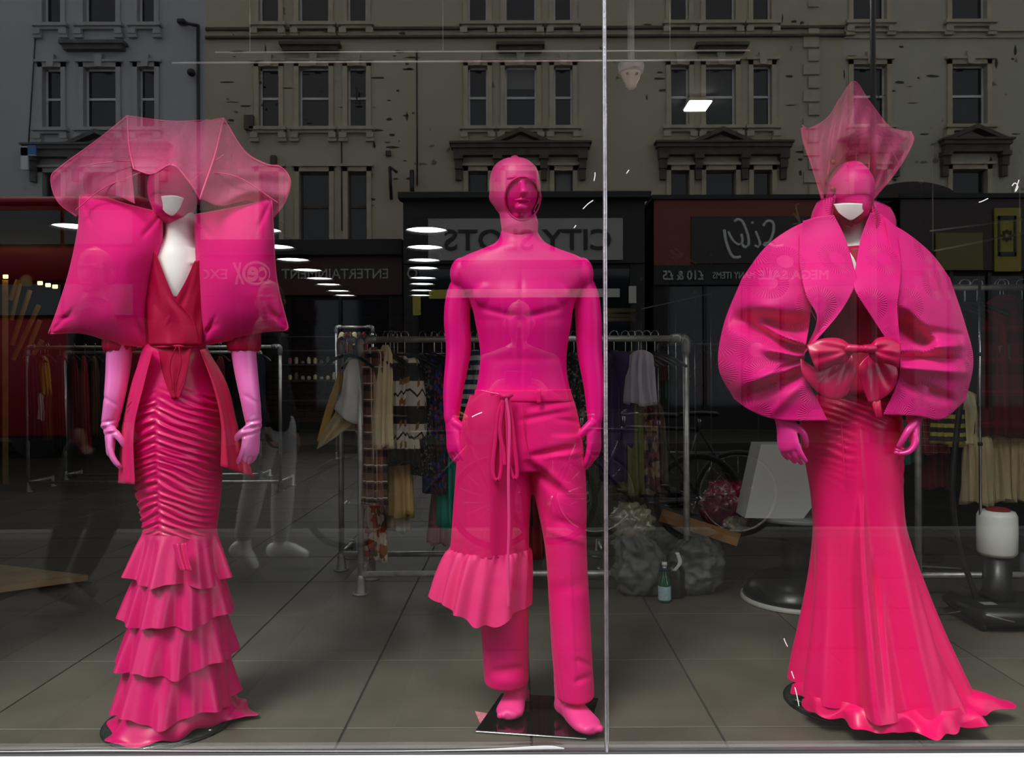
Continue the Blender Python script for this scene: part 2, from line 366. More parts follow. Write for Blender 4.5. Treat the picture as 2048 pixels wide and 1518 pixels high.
# ceiling: round flush lamps, in three rows running back
lamp_m=mat('lamp_disc',(1,1,1),emit=3.0,rough=.5); rimm=K('black_plastic',None)
rows=[[(853,457),(850,492),(848,518),(847,534),(846,554),(844,566),(843,579),(841,589)],[(520,457),(551,491),(586,517),(615,538),(639,555),(657,567),(677,580),(690,589)],[(150,450),(215,490)]]
nm=['centre','left','far left']; ordn=['nearest','second','third','fourth','fifth','sixth','seventh','farthest']
base=None
for ri,rw in enumerate(rows):
    for k,(px,py) in enumerate(rw):
        dx,dy=unroll(px,py); d=(CZ-(ZC-.055))*F/dy; p=(dx*d/F,d+CY,ZC)
        if p[1]>13.3: continue
        if base is None:
            base=empty('ceiling_lamp',p); 
            t=np.linspace(0,2*PI,28,endpoint=False)
            def disc(r,z0,z1): 
                return sweep([(p[0],p[1],z0),(p[0],p[1],z1)],r,seg=28,sub=1,cap='flat')
            obj('housing',disc(.186,ZC-.04,ZC-.002),rimm,base); rg_=ringm_h(p,.19,.182,ZC-.079,ZC-.035); obj('recess_ring',rg_,rimm,base); obj('diffuser',disc(.178,ZC-.055,ZC-.041),lamp_m,base); o=base
        else: o=copy_tree(base); o.location=p
        tag(o,f'{ordn[k]} round white ceiling lamp of the {nm[ri]} row','ceiling lamp','round ceiling lamps in rows')
# small square spot lamp and dome camera near the window
c=W(1397,211,1.55); s=.055
sp=empty('square_spotlight',(c[0],c[1],c[2]),'small square bright spotlight hanging near the right window','spotlight')
obj('panel',box(c[0]-s,c[0]+s*.9,c[1]-.06,c[1]+.07,c[2]-.004,c[2]+.002,.001),mat('spot_panel',(1,.97,.88),emit=14),sp)
obj('housing',box(c[0]-s-.006,c[0]+s*.9+.006,c[1]-.066,c[1]+.076,c[2]+.002,c[2]+.02,.003),K('white_plastic',None),sp)
obj('stem',bar((c[0],c[1],c[2]+.02),(c[0],c[1],ZC),.004),rimm,sp)
yc_=.45; p=W(1262,150,yc_); rr=26/S(yc_)
dc=empty('dome_camera',(p[0],p[1],W(1262,128,yc_)[2]),'white dome security camera hanging above the glazing joint','security camera')
zt=W(1262,128,yc_)[2]; zb=W(1262,179,yc_)[2]
obj('collar',sweep([(p[0],p[1],zt),(p[0],p[1],zt-.012),(p[0],p[1],zt-.03)],[rr*.96,rr,rr*.9],seg=24,sub=3,cap='flat'),K('white_plastic',None),dc)
obj('dome',sweep([(p[0],p[1],zt-.028),(p[0],p[1],(zt+zb)/2),(p[0],p[1],zb+.02)],[rr*.78,rr*.7,rr*.45],seg=24,sub=3),mat('ivory_dome',(.92,.87,.74),rough=.35),dc)
for ddx in (-.017,.015): obj('indicator',ellipsoid((p[0]+ddx,p[1]-rr*.72,zt-.045),(.005,.004,.005),10,6),K('sensor',(.25,.05,.03),rough=.3),dc)
obj('drop_pole',bar((p[0],p[1],zt-.001),(p[0],p[1],ZC),.012),K('white_plastic',None),dc)
# lighting track across the front
z1=W(900,108,.3)
tr=empty('ceiling_track',(0,.3,z1[2]),'thin pale double lighting track hanging across the window top','lighting track')
obj('rail',join(bar((W(430,105,.3)),(W(1500,101,.3)),.003),),K('grey_track',(.75,.73,.70),rough=.4,metal=.5),tr)
obj('rail',join(bar((W(345,126,.3)),(W(1480,120,.3)),.0035),),K('grey_track',None),tr)
for px in (500,886,1340): obj('hanger_wire',bar(W(px,104,.3),(W(px,104,.3)[0],.3,ZC),.001),K('grey_track',None),tr)
# ================================================================== THE STREET BEHIND THE PHOTOGRAPHER (seen mirrored in the glass)
ZG=-.12
pav_m=mat('paving_slab',(.045,.042,.036),rough=.9,spec=.06,var=.3,vscale=2,bump=.3,bscale=40)
road_m=mat('asphalt',(.014,.0135,.013),rough=.95,spec=.03,var=.3,vscale=1.5,bump=.4,bscale=80)
YK=-4.1
pv=obj('pavement',box(-30,30,YK,-.1,-.3,ZG-.006),grout_m,smooth=False); tag(pv,kind='structure',label='near pavement of concrete slabs')
base=None; sl_=[]
spots=[(ix*.62+.17,-.12-.62*(iy+1)) for iy in range(6) for ix in range(-18,18)]
spots.sort(key=lambda t:abs(t[0]))
for x,y in spots:
    if base is None:
        base=obj('paving_slab',(box(-.305,.305,-.305,.305,-.02,0,.004)[0]+np.array((x+.31,y+.31,ZG)),box(0,1,0,1,0,1,.1)[1]),pav_m,pv,smooth=False)
        base.data.transform(Matrix.Translation(origin(pv)-Vector((x+.31,y+.31,ZG)))); base.location=Vector((x+.31,y+.31,ZG))-origin(pv)
    else:
        o=base.copy(); COL.objects.link(o); o.location=Vector((x+.31,y+.31,ZG))-origin(pv)
tag(obj('kerb',box(-30,30,YK-.16,YK,-.3,ZG+.0,.01),mat('kerb_stone',(.06,.058,.054),rough=.8,var=.2)),kind='structure')
tag(obj('road',box(-45,45,-16.5,YK-.16,-.5,ZG-.11),road_m,smooth=False),kind='structure',label='dark asphalt road')
tag(obj('far_pavement',box(-45,45,-21.6,-12.4,-.49,ZG),pav_m,smooth=False),kind='structure',label='far pavement')

YF=-21.65
beige=mat('beige_render',(.30,.265,.195),rough=.9); nt=NT(beige)
def weather(nt,c0,c1,c2):
    n1=nt.noise(.5,6); n2=nt.noise(2.6,8); s=nt.f('MULTIPLY',nt.f('SUBTRACT',n1,.35),1.6)
    a=nt.mix(s,c0,c1); k=nt.f('GREATER_THAN',nt.f('MULTIPLY',n2,nt.f('ADD',n1,.5)),.72); nt.color(nt.mix(nt.f('MULTIPLY',k,.75),a,c2)); nt.bump(n2,.4,.02)
weather(nt,(.44,.385,.28),(.31,.28,.205),(.07,.058,.04))
grey=mat('grey_render',(.27,.275,.285),rough=.9); weather(NT(grey),(.40,.405,.42),(.33,.335,.35),(.22,.22,.225))
buff=mat('buff_render',(.30,.28,.23),rough=.9); weather(NT(buff),(.42,.395,.32),(.33,.31,.25),(.08,.07,.055))
stone=mat('dark_moulding',(.10,.085,.06),rough=.9,var=.4,vscale=5); gstone=mat('grey_moulding',(.12,.12,.12),rough=.9,var=.3,vscale=5)
trimb=mat('beige_moulding',(.46,.40,.29),rough=.85,var=.2,vscale=4); trimg=mat('pale_grey_moulding',(.38,.385,.39),rough=.85,var=.15,vscale=4)
whitef=mat('white_sash',(.62,.62,.62),rough=.5); wglass=mat('dark_window_glass',(.012,.014,.018),rough=.06,spec=.6)
blind=mat('roller_blind',(.20,.20,.20),rough=.9)
def X(px): return (px-PX)/65.0
def Z(py): return CZ-(py-PY)/65.0
def wallgrid(x0,x1,z0,z1,holes,y,depth=.22):
    xs=sorted({x0,x1}|{h[0] for h in holes}|{h[1] for h in holes}); zs=sorted({z0,z1}|{h[2] for h in holes}|{h[3] for h in holes})
    xs=[x for x in xs if x0<=x<=x1]; zs=[z for z in zs if z0<=z<=z1]; out=[]
    V=[];Fc=[]
    def q(*p): n=len(V); V.extend(p); Fc.append(tuple(range(n,n+4)))
    for a,b in zip(xs,xs[1:]):
        for c,d in zip(zs,zs[1:]):
            mx_,mz=(a+b)/2,(c+d)/2
            if any(h[0]<mx_<h[1] and h[2]<mz<h[3] for h in holes): continue
            q((b,y,c),(a,y,c),(a,y,d),(b,y,d))
    for a,b,c,d in holes:
        q((a,y,c),(a,y-depth,c),(b,y-depth,c),(b,y,c)); q((a,y,d),(b,y,d),(b,y-depth,d),(a,y-depth,d))
        q((a,y,c),(a,y,d),(a,y-depth,d),(a,y-depth,c)); q((b,y,c),(b,y-depth,c),(b,y-depth,d),(b,y,d))
    for a,b,c,d in ((x0,x1,z0,z1),):    # returns and back
        q((a,y,c),(a,y-7,c),(a,y-7,d),(a,y,d)); q((b,y,c),(b,y,d),(b,y-7,d),(b,y-7,c)); q((a,y,d),(a,y-7,d),(b,y-7,d),(b,y,d))
    return np.array(V,float),Fc
def sash(bld,a,b,c,d,y,bars=True,blindf=0,dark=False):
    yy=y-.16; f_=.055; fm=whitef if not dark else stone; mz=(c+d)/2
    parts=[box(a,a+f_,yy-.05,yy,c,d),box(b-f_,b,yy-.05,yy,c,d),box(a,b,yy-.05,yy,d-f_,d),box(a,b,yy-.05,yy+.02,c,c+f_*1.3)]
    if bars: parts.append(box(a,b,yy-.05,yy+.015,mz-.035,mz+.035))
    fr=obj('window',join(*parts),fm,bld,smooth=False)
    obj('pane',box(a+f_,b-f_,yy-.04,yy-.03,c+f_,d-f_),wglass,fr,smooth=False)
    if blindf: obj('blind',box(a+f_,b-f_,yy-.03,yy-.02,d-(d-c)*blindf,d-f_),blind,fr,smooth=False)
def surround(bld,a,b,c,d,y,m,key=True,sill=True):
    w=.14; ps=[box(a-w,a,y,y+.06,c,d+w),box(b,b+w,y,y+.06,c,d+w),box(a-w,b+w,y,y+.06,d,d+w),box(a-w-.08,b+w+.08,y,y+.13,d+w,d+w+.07)]
    if key:
        k=(a+b)/2; ps.append(prism([(k-.13,d+w+.22),(k+.13,d+w+.22),(k+.09,d-.02),(k-.09,d-.02)],y+.0,y+.15))
    obj('window_surround',join(*ps),m,bld,smooth=False)
    if sill:
        ps=[box(a-.25,b+.25,y,y+.2,c-.12,c-.02),box(a-.18,b+.18,y,y+.12,c-.2,c-.12)]
        for k in (a-.12,b+.12):
            ps+= [box(k-.11,k+.11,y,y+.17,c-.36,c-.2),box(k-.13,k+.13,y,y+.13,c-.46,c-.36)]
        obj('bracketed_sill',join(*ps),m,bld,smooth=False)
def pediment(bld,xa,xb,cx,z,y,m,cols):
    h=.33; wd_=1.0
    ps=[box(xa,xb,y,y+.32,z,z+.12),box(xa+.06,xb-.06,y,y+.25,z-.22,z),box(xa-.05,xb+.05,y,y+.38,z+.12,z+.18)]
    t=.11
    for s_ in (-1,1):
        ps.append(prism([(cx+s_*wd_,z+.16),(cx,z+.16+h+.12),(cx,z+.16+h+.12-t*1.3),(cx+s_*(wd_-.28),z+.16)][::s_],y,y+.34))
    ps.append(box(cx-wd_,cx+wd_,y,y+.28,z+.14,z+.2))
    for k in cols: ps+= [box(k-.11,k+.11,y,y+.22,z-.62,z-.22),box(k-.14,k+.14,y,y+.3,z-.34,z-.2),box(k-.09,k+.09,y,y+.16,z-.95,z-.62)]
    obj('pediment',join(*ps),m,bld,smooth=False)
ZT=Z(-190)
floors=[(Z(45),Z(-75)),(Z(253),Z(132)),(Z(480),Z(342))]
def building(name,label,pxa,pxb,cols,wm,tm,sm,ped,first_px=None,singles=False):
    x0,x1=X(pxa),X(pxb)
    b=empty('terraced_building',((x0+x1)/2,YF,ZG),label,'building','terraced buildings across the street')
    holes=[]; wins=[]
    for fi,(c,d) in enumerate(floors):
        for (pa,pb) in cols:
            a,e=X(pa),X(pb); holes.append((a,e,c,d)); wins.append((a,e,c,d,fi))
    obj('wall',wallgrid(x0,x1,ZG,ZT,holes,YF),wm,b,smooth=False)
    for i,(a,e,c,d,fi) in enumerate(wins):
        sash(b,a,e,c,d,YF,bars=True,blindf=(.35 if (i*7)%5==1 else 0),dark=(fi==2))
        surround(b,a,e,c,d,YF,tm,key=(fi==1),sill=(fi<2))
    return b
A=building('a','grey rendered terraced building mirrored on the far left',-420,415,[(-330,-292),(-248,-183),(-140,-105),(88,125),(170,235),(278,312)],grey,trimg,gstone,None)
B_=building('b','weathered beige terraced building mirrored in the middle',415,1690,[(520,560),(600,660),(697,735),(938,977),(1012,1075),(1110,1147),(1343,1380),(1413,1473),(1508,1545)],beige,trimb,stone,None)
C_=building('c','buff terraced building mirrored on the right with single sash windows',1690,2420,[(1708,1775),(1905,1975),(2110,2175),(2290,2350)],buff,trimb,stone,None)
for bb,cx,xa,xb,m in ((A,202,58,345,gstone),(B_,1043,905,1180,stone),(B_,1443,1312,1580,stone)):
    pediment(bb,X(xa),X(xb),X(cx),Z(300),YF,m,[X(xa+14),X(cx-46),X(cx+46),X(xb-14)])
pediment(C_,X(1880),X(2015),X(1945),Z(296),YF,stone,[X(1888),X(2005)])
pediment(C_,X(1696),X(1795),X(1741),Z(296),YF,stone,[X(1702),X(1790)])
def hood(bb,cx,w,z,m): obj('hood_moulding',join(box(X(cx-w),X(cx+w),YF,YF+.34,z,z+.1),box(X(cx-w+5),X(cx+w-5),YF,YF+.24,z-.14,z)),m,bb,smooth=False)
hood(A,195,64,Z(92),gstone); hood(B_,626,60,Z(96),stone); hood(B_,1043,48,Z(98),stone); hood(B_,1443,52,Z(100),stone)
obj('string_course',join(box(X(415),X(1690),YF,YF+.1,Z(60),Z(55)),box(X(415),X(1690),YF,YF+.14,Z(77),Z(73)),box(X(415),X(1690),YF,YF+.16,Z(-120),Z(-128))),stone,B_,smooth=False)
obj('string_course',join(box(X(1690),X(2420),YF,YF+.1,Z(68),Z(64)),box(X(1690),X(2420),YF,YF+.06,Z(80),Z(78))),trimb,C_,smooth=False)
for k in range(17):
    z=Z(-60+k*27); a=X(1608 if k%2 else 1618)
    if not (k in (3,)): obj('quoin',box(a,X(1640),YF,YF+.07,z-.36,z-.02,.01),trimb,B_,smooth=False)
# drain pipe and bracket lamp, small boxes
obj('drain_pipe',join(bar((X(401),YF+.1,Z(480)),(X(401),YF+.1,Z(50)),.05),bar((X(401),YF+.1,Z(52)),(X(368),YF+.25,Z(49)),.05),box(X(366),X(380),YF+.1,YF+.35,Z(53),Z(45))),K('black_plastic',None),A)
obj('wall_light',ellipsoid((X(390),YF+.2,Z(148)),(.12,.14,.12),12,8),K('black_plastic',None),A)
obj('cable',join(bar((X(75),YF+.03,Z(55)),(X(60),YF+.03,Z(280)),.016),),K('black_plastic',None),A)
obj('cable',join(bar((X(685),YF+.03,Z(280)),(X(685),YF+.03,Z(460)),.016),bar((X(836),YF+.03,Z(100)),(X(836),YF+.03,Z(370)),.02)),K('black_plastic',None),B_)
obj('wall_box',join(box(X(494),X(512),YF,YF+.2,Z(260),Z(232)),box(X(546),X(556),YF,YF+.2,Z(330),Z(312)),box(X(774),X(784),YF,YF+.12,Z(312),Z(302))),stone,B_,smooth=False)
obj('wall_bracket',join(bar((X(785),YF+.1,Z(400)),(X(785),YF+.4,Z(340)),.05),bar((X(785),YF+.4,Z(340)),(X(800),YF+.5,Z(352)),.04),bar((X(828),YF+.3,Z(400)),(X(828),YF+.3,Z(345)),.07)),K('black_plastic',None),B_)
sg=obj('hanging_sign',join(box(X(66),X(80),YF+.5,YF+.56,Z(345),Z(300)),box(X(66),X(95),YF+.5,YF+.56,Z(318),Z(302))),mat('blue_white_sign',(.6,.62,.65),rough=.5),A,smooth=False); obj('blue_panel',box(X(80),X(96),YF+.5,YF+.57,Z(316),Z(298)),mat('blue_panel',(.04,.16,.40),rough=.5),sg,smooth=False)
# chips and cracks in the render: real little losses of plaster
pl=[]
rnd=random.Random(3)
for (pa,pb,qa,qb,n) in ((425,830,60,250,34),(740,835,60,330,16),(1560,1610,20,380,8),(1690,2040,60,380,34),(1240,1330,40,200,6),(740,830,250,420,8)):
    for i in range(n):
        x,z=X(rnd.uniform(pa,pb)),Z(rnd.uniform(qa,qb)); w,h=rnd.uniform(.04,.28),rnd.uniform(.02,.06)
        if rnd.random()<.25: w,h=h,w
        pts=[(x+math.cos(a)*w*rnd.uniform(.5,1),z+math.sin(a)*h*rnd.uniform(.5,1)) for a in np.linspace(0,2*PI,7,endpoint=False)]
        (pl if True else pl).append((x,prism(pts,YF,YF+.006)))
dk=mat('bare_plaster',(.055,.045,.03),rough=1)
obj('plaster_losses',join(*[p for x,p in pl if x<X(1690)]),dk,B_,smooth=False)['kind']='stuff'
obj('plaster_losses',join(*[p for x,p in pl if x>=X(1690)]),dk,C_,smooth=False)['kind']='stuff'

# ---- single storey shops in front of the terrace
YS=-16.0; kS=F/18.2
def XS(px): return (px-PX)/kS
def ZS(py): return CZ-(py-PY)/kS
def text(s,px_right,px_left,py_top,py_bot,y,m,parent,k,name='lettering',shear=0,depth=.03,bold=0):
    """letters facing the shop window; they start at the mirror image's right end"""
    cu=bpy.data.curves.new('t','FONT'); cu.body=s; cu.size=1; cu.extrude=0; cu.shear=shear; cu.offset=bold; cu.resolution_u=3
    o=bpy.data.objects.new('t',cu); COL.objects.link(o); dg=bpy.context.evaluated_depsgraph_get(); dg.update()
    me=bpy.data.meshes.new_from_object(o.evaluated_get(dg)); V=np.array([v.co[:] for v in me.vertices]); Fc=[tuple(p.vertices) for p in me.polygons]
    bpy.data.objects.remove(o); bpy.data.curves.remove(cu); bpy.data.meshes.remove(me)
    V[:,0]-=V[:,0].min(); V[:,1]-=V[:,1].min(); w,h=V[:,0].max(),V[:,1].max()
    x0=(px_right-PX)/k; x1=(px_left-PX)/k; zt=CZ-(py_top-PY)/k; zb=CZ-(py_bot-PY)/k
    Q=np.zeros_like(V); Q[:,0]=x0+(x1-x0)*V[:,0]/w; Q[:,2]=zb+(zt-zb)*V[:,1]/h; Q[:,1]=y+depth
    n=len(Q); Q2=Q.copy(); Q2[:,1]=y
    ed={}
    for q in Fc:
        for a,b in zip(q,q[1:]+q[:1]): ed[(a,b)]=1
    side=[(a,b,b+n,a+n) for (a,b) in ed if (b,a) not in ed]
    return obj(name,(np.vstack([Q,Q2]),Fc+side),m,parent,smooth=False)
def shop(label,pa,pb,ptop,pfb,colr,fasc,y=YS,k=kS,panes=5,cat='shop'):
    x0,x1=(pa-PX)/k,(pb-PX)/k; zt=CZ-(ptop-PY)/k; zf=CZ-(pfb-PY)/k
    s=empty('shop_unit',((x0+x1)/2,y,ZG),label,cat,'single storey shops across the street')
    obj('wall',join(box(x0,x0+.3,y-4.7,y,ZG,zt-.1),box(x1-.3,x1,y-4.7,y,ZG,zt-.1),box(x0,x1,y-4.7,y-4.5,ZG,zt-.1),box(x0,x1,y-.3,y-.05,zf-.1,zt-.1),box(x0,x1,y-.3,y-.02,ZG,ZG+.5)),colr,s,smooth=False)
    obj('flat_roof',box(x0-.05,x1+.05,y-4.75,y+.12,zt-.1,zt),K('roof_edge',(.02,.02,.02),rough=.8),s,smooth=False)
    obj('fascia',box(x0,x1,y-.05,y+.05,zf,zt-.1,.01),fasc,s,smooth=False)
    obj('floor_slab',box(x0,x1,y-4.5,y,ZG,ZG+.01),K('shop_floor',(.05,.05,.05),rough=.6),s,smooth=False)
    for i in range(panes+1):
        x=x0+.3+(x1-x0-.6)*i/panes; obj('mullion',box(x-.04,x+.04,y-.12,y-.02,ZG+.5,zf),K('dark_metal',None),s,smooth=False)
    for i in range(panes):
        a=x0+.3+(x1-x0-.6)*i/panes+.04; b=x0+.3+(x1-x0-.6)*(i+1)/panes-.04
        obj('pane',box(a,b,y-.09,y-.08,ZG+.5,zf),wglass,s,smooth=False)
    return s
blackp=mat('black_fascia',(.008,.008,.009),rough=.6); greys=mat('grey_sign',(.30,.29,.28),rough=.5); dred=mat('dark_red_fascia',(.055,.006,.006),rough=.5)
orr=mat('red_orange_fascia',(.16,.022,.008),rough=.5); let=mat('grey_letters',(.32,.32,.32),rough=.5); letb=mat('black_letters',(.012,.012,.012),rough=.5); letw=mat('pale_letters',(.5,.5,.5),rough=.5)
s1=shop('black fronted shop with a grey sign reading CITY SLOTS',808,1290,392,528,blackp,blackp)
obj('roof_cornice',box(XS(800),XS(1300),YS-.1,YS+.3,ZS(402),ZS(388),.02),blackp,s1,smooth=False)
obj('sign_board',box(XS(858),XS(1246),YS+.05,YS+.09,ZS(522),ZS(438),.01),greys,s1,smooth=False)
text('CITY SLOTS',1222,890,460,502,YS+.09,letb,s1,kS,bold=.012)
YC=-16.6; kC=F/(16.6+2.2)
s2=shop('dark red fronted shop with grey ENTERTAINMENT EXCHANGE lettering',250,806,481,590,mat('dark_shop_wall',(.02,.012,.012),rough=.8),dred,y=YC,k=kC)
obj('roof_cornice',box((250-PX)/kC,(808-PX)/kC,YC-.1,YC+.25,CZ-(512-PY)/kC,CZ-(480-PY)/kC,.02),K('roof_edge',None),s2,smooth=False)
text('ENTERTAINMENT',778,566,537,557,YC+.05,let,s2,kC,bold=.01); text('EXCHANGE',457,300,537,557,YC+.05,let,s2,kC,bold=.01)
def ringm(cx,cz,rx,rz,w,y,dy=.03,seg=40):
    t=np.linspace(0,2*PI,seg,endpoint=False); V=[]
    for (a,yy) in ((1,y),(1,y+dy),(0,y+dy),(0,y)):
        V.append(np.stack([cx+(rx-w*(1-a))*np.cos(t),0*t+yy,cz+(rz-w*(1-a))*np.sin(t)],1))
    V=np.vstack(V); Fc=[]
    for r in range(4):
        for j in range(seg): Fc.append((r*seg+j,r*seg+(j+1)%seg,((r+1)%4)*seg+(j+1)%seg,((r+1)%4)*seg+j))
    return V,Fc
lx=(515-PX)/kC; lz=CZ-(546-PY)/kC
obj('logo_ring',ringm(lx,lz,.34,.30,.075,YC+.05),letw,s2); text('ce',541,497,532,562,YC+.05,letw,s2,kC,'logo_letters',bold=.03); text('X',492,468,524,568,YC+.05,letw,s2,kC,'logo_letters',bold=.03,shear=.3)
obj('heart_logo',ringm((826-PX)/kS,CZ-(547-PY)/kS,.12,.12,.035,YS+.05),let,s1)
s3=shop('red and dark fronted shop with white script reading Lily',1308,1748,393,560,mat('dark_shop_wall_two',(.015,.010,.010),rough=.8),orr)
obj('sign_board',box(XS(1382),XS(1740),YS+.05,YS+.09,ZS(530),ZS(436),.01),mat('very_dark_sign',(.018,.016,.015),rough=.5),s3,smooth=False)
lily=[]
for st_,r_ in (([(1380,300),(1400,268),(1440,262),(1462,300),(1452,370),(1425,430),(1392,458),(1385,440),(1420,440),(1470,462),(1535,455)],.034),([(1318,345),(1338,395),(1352,445),(1335,468),(1312,455)],.03),([(1290,268),(1292,280)],.034),([(1150,262),(1178,248),(1215,270),(1245,340),(1262,410),(1258,455),(1232,468),(1210,450)],.034),([(1205,365),(1212,420),(1190,448),(1150,430),(1118,385),(1100,345)],.03),([(1068,330),(1078,400),(1100,480),(1128,535),(1160,552),(1198,545)],.036)):
    P_=[(XS(1180+a/3.995),YS+.095,ZS(380+b/3.995)) for a,b in st_]; lily.append(sweep(P_,r_,.012,axis=(.7,0,.7),sub=6,seg=8))
obj('script_lettering',join(*lily),mat('lily_script',(.50,.50,.50),rough=.5),s3)
obj('sale_band',box(XS(1308),XS(1748),YS+.02,YS+.06,ZS(572),ZS(532),.01),blackp,s3,smooth=False)
text('MEGA SALE',1655,1515,543,562,YS+.06,let,s3,kS,bold=.03); text('MANY ITEMS',1508,1424,546,560,YS+.06,let,s3,kS,bold=.02); text('£10 & £5',1406,1325,543,562,YS+.06,let,s3,kS,bold=.02)
YQ=-15.0; kQ=F/17.2
s4=shop('brown fronted shop with a curved parapet and a yellow phone repair sign',1800,2240,392,545,mat('brown_shop_wall',(.02,.012,.008),rough=.8),mat('brown_fascia',(.022,.012,.008),rough=.5),y=YQ,k=kQ)
q=lambda px:(px-PX)/kQ; qz=lambda py:CZ-(py-PY)/kQ
obj('curved_parapet',prism([(q(1740+i*12),qz(392-24*math.sin(PI*i/14)**.6)) for i in range(15)]+[(q(1908),qz(400)),(q(1740),qz(400))],YQ-.2,YQ+.1),K('brown_parapet',(.022,.013,.009),rough=.6),s4,smooth=False)
yel=mat('yellow_sign',(.24,.19,.01),rough=.5)
obj('sign_board',box(q(1985),q(2038),YQ+.05,YQ+.1,qz(548),qz(421),.01),yel,s4,smooth=False)
obj('phone_outline',join(box(q(1991),q(2027),YQ+.1,YQ+.12,qz(445),qz(437)),box(q(1991),q(2027),YQ+.1,YQ+.12,qz(517),qz(509)),box(q(1991),q(1995),YQ+.1,YQ+.12,qz(517),qz(437)),box(q(2023),q(2027),YQ+.1,YQ+.12,qz(517),qz(437))),letb,s4,smooth=False)
gx,gz=q(2009),qz(476); gear=[ringm(gx,gz,.10,.10,.045,YQ+.1,.02,20)]
for i in range(8):
    a=i*PI/4; c_,s_=math.cos(a),math.sin(a); gear.append(prism([(gx+c_*.09-s_*.02,gz+s_*.09+c_*.02),(gx+c_*.135-s_*.018,gz+s_*.135+c_*.018),(gx+c_*.135+s_*.018,gz+s_*.135-c_*.018),(gx+c_*.09+s_*.02,gz+s_*.09-c_*.02)],YQ+.1,YQ+.12))
obj('gear_emblem',join(*gear),letb,s4,smooth=False)
obj('sign_board',box(q(1868),q(1962),YQ+.05,YQ+.1,qz(545),qz(470),.01),mat('olive_sign',(.12,.10,.012),rough=.5),s4,smooth=False)
# bright posters / lit strips in the far shop windows
pst=mat('pale_poster',(.5,.48,.44),rough=.6); pyl=mat('yellow_poster',(.4,.36,.04),rough=.6)
obj('window_poster',box(XS(858),XS(893),YS-.02,YS+.01,ZS(597),ZS(579)),pyl,s1,smooth=False)
obj('window_poster',box(XS(893),XS(1240),YS-.02,YS+.01,ZS(595),ZS(578)),pst,s1,smooth=False)
obj('window_poster',box(XS(1258),XS(1273),YS-.02,YS+.01,ZS(607),ZS(573)),pst,s1,smooth=False)
obj('window_poster',box(XS(826),XS(842),YS-.02,YS+.01,ZS(630),ZS(592)),pyl,s1,smooth=False)

# ---- red bus at the far kerb, mirrored on the left
YB=-11.0; kB=F/(11+2.2); bx=lambda px:(px-PX)/kB; bz=lambda py:CZ-(py-PY)/kB
bus=empty('double_decker_bus',(bx(-120),YB-1.25,ZG-.11),'red double-decker bus standing in the road, mirrored on the far left','bus')
redb=mat('bus_red',(.22,.004,.01),rough=.6,spec=.2); x0,x1=bx(-900),bx(290)
obj('body',join(box(x0,x1,YB-2.5,YB,ZG+.25,bz(632),.06),box(x0,x1,YB-2.5,YB,bz(560),bz(490),.04),box(x0,x1,YB-2.5,YB,bz(412),bz(387),.1),box(x0+.05,x1-.05,YB-2.45,YB-.06,bz(640),bz(400))),redb,bus)
for i in range(8):
    a=x0+.15+(x1-x0-.3)*i/8; b=a+(x1-x0-.3)/8-.06
    obj('window',box(a,b,YB-.05,YB-.005,bz(486),bz(416),.01),wglass,bus,smooth=False); obj('window',box(a,b,YB-.05,YB-.005,bz(628),bz(564),.01),wglass,bus,smooth=False)
for cx_ in (x0+2,x1-1.9):
    for yy in (YB-.35,YB-2.2): obj('wheel',sweep([(cx_,yy,ZG-.11+.48),(cx_,yy+.28,ZG-.11+.48)],.48,seg=28,sub=1,cap='flat'),K('rubber',None),bus)
# ---- street lamp post
p=R(1748,700,-12.2); kp=F/10
lp=empty('street_lamp',(p[0],-12.2,ZG),'tall black street lamp post mirrored behind the right hat','street lamp')
obj('post',sweep([(p[0],-12.2,ZG),(p[0],-12.2,1.2),(p[0],-12.2,1.3),(p[0],-12.2,10.5)],[.085,.08,.056,.05],seg=12,sub=2,cap='flat'),K('black_plastic',None),lp)
obj('arm',bar((p[0],-12.2,10.4),(p[0],-10.9,10.8),.03),K('black_plastic',None),lp)
obj('lantern',sweep([(p[0],-10.9,10.78),(p[0],-10.6,10.82),(p[0],-10.2,10.86)],[.05,.13,.05],[.04,.07,.03],seg=12),K('dark_metal',None),lp)

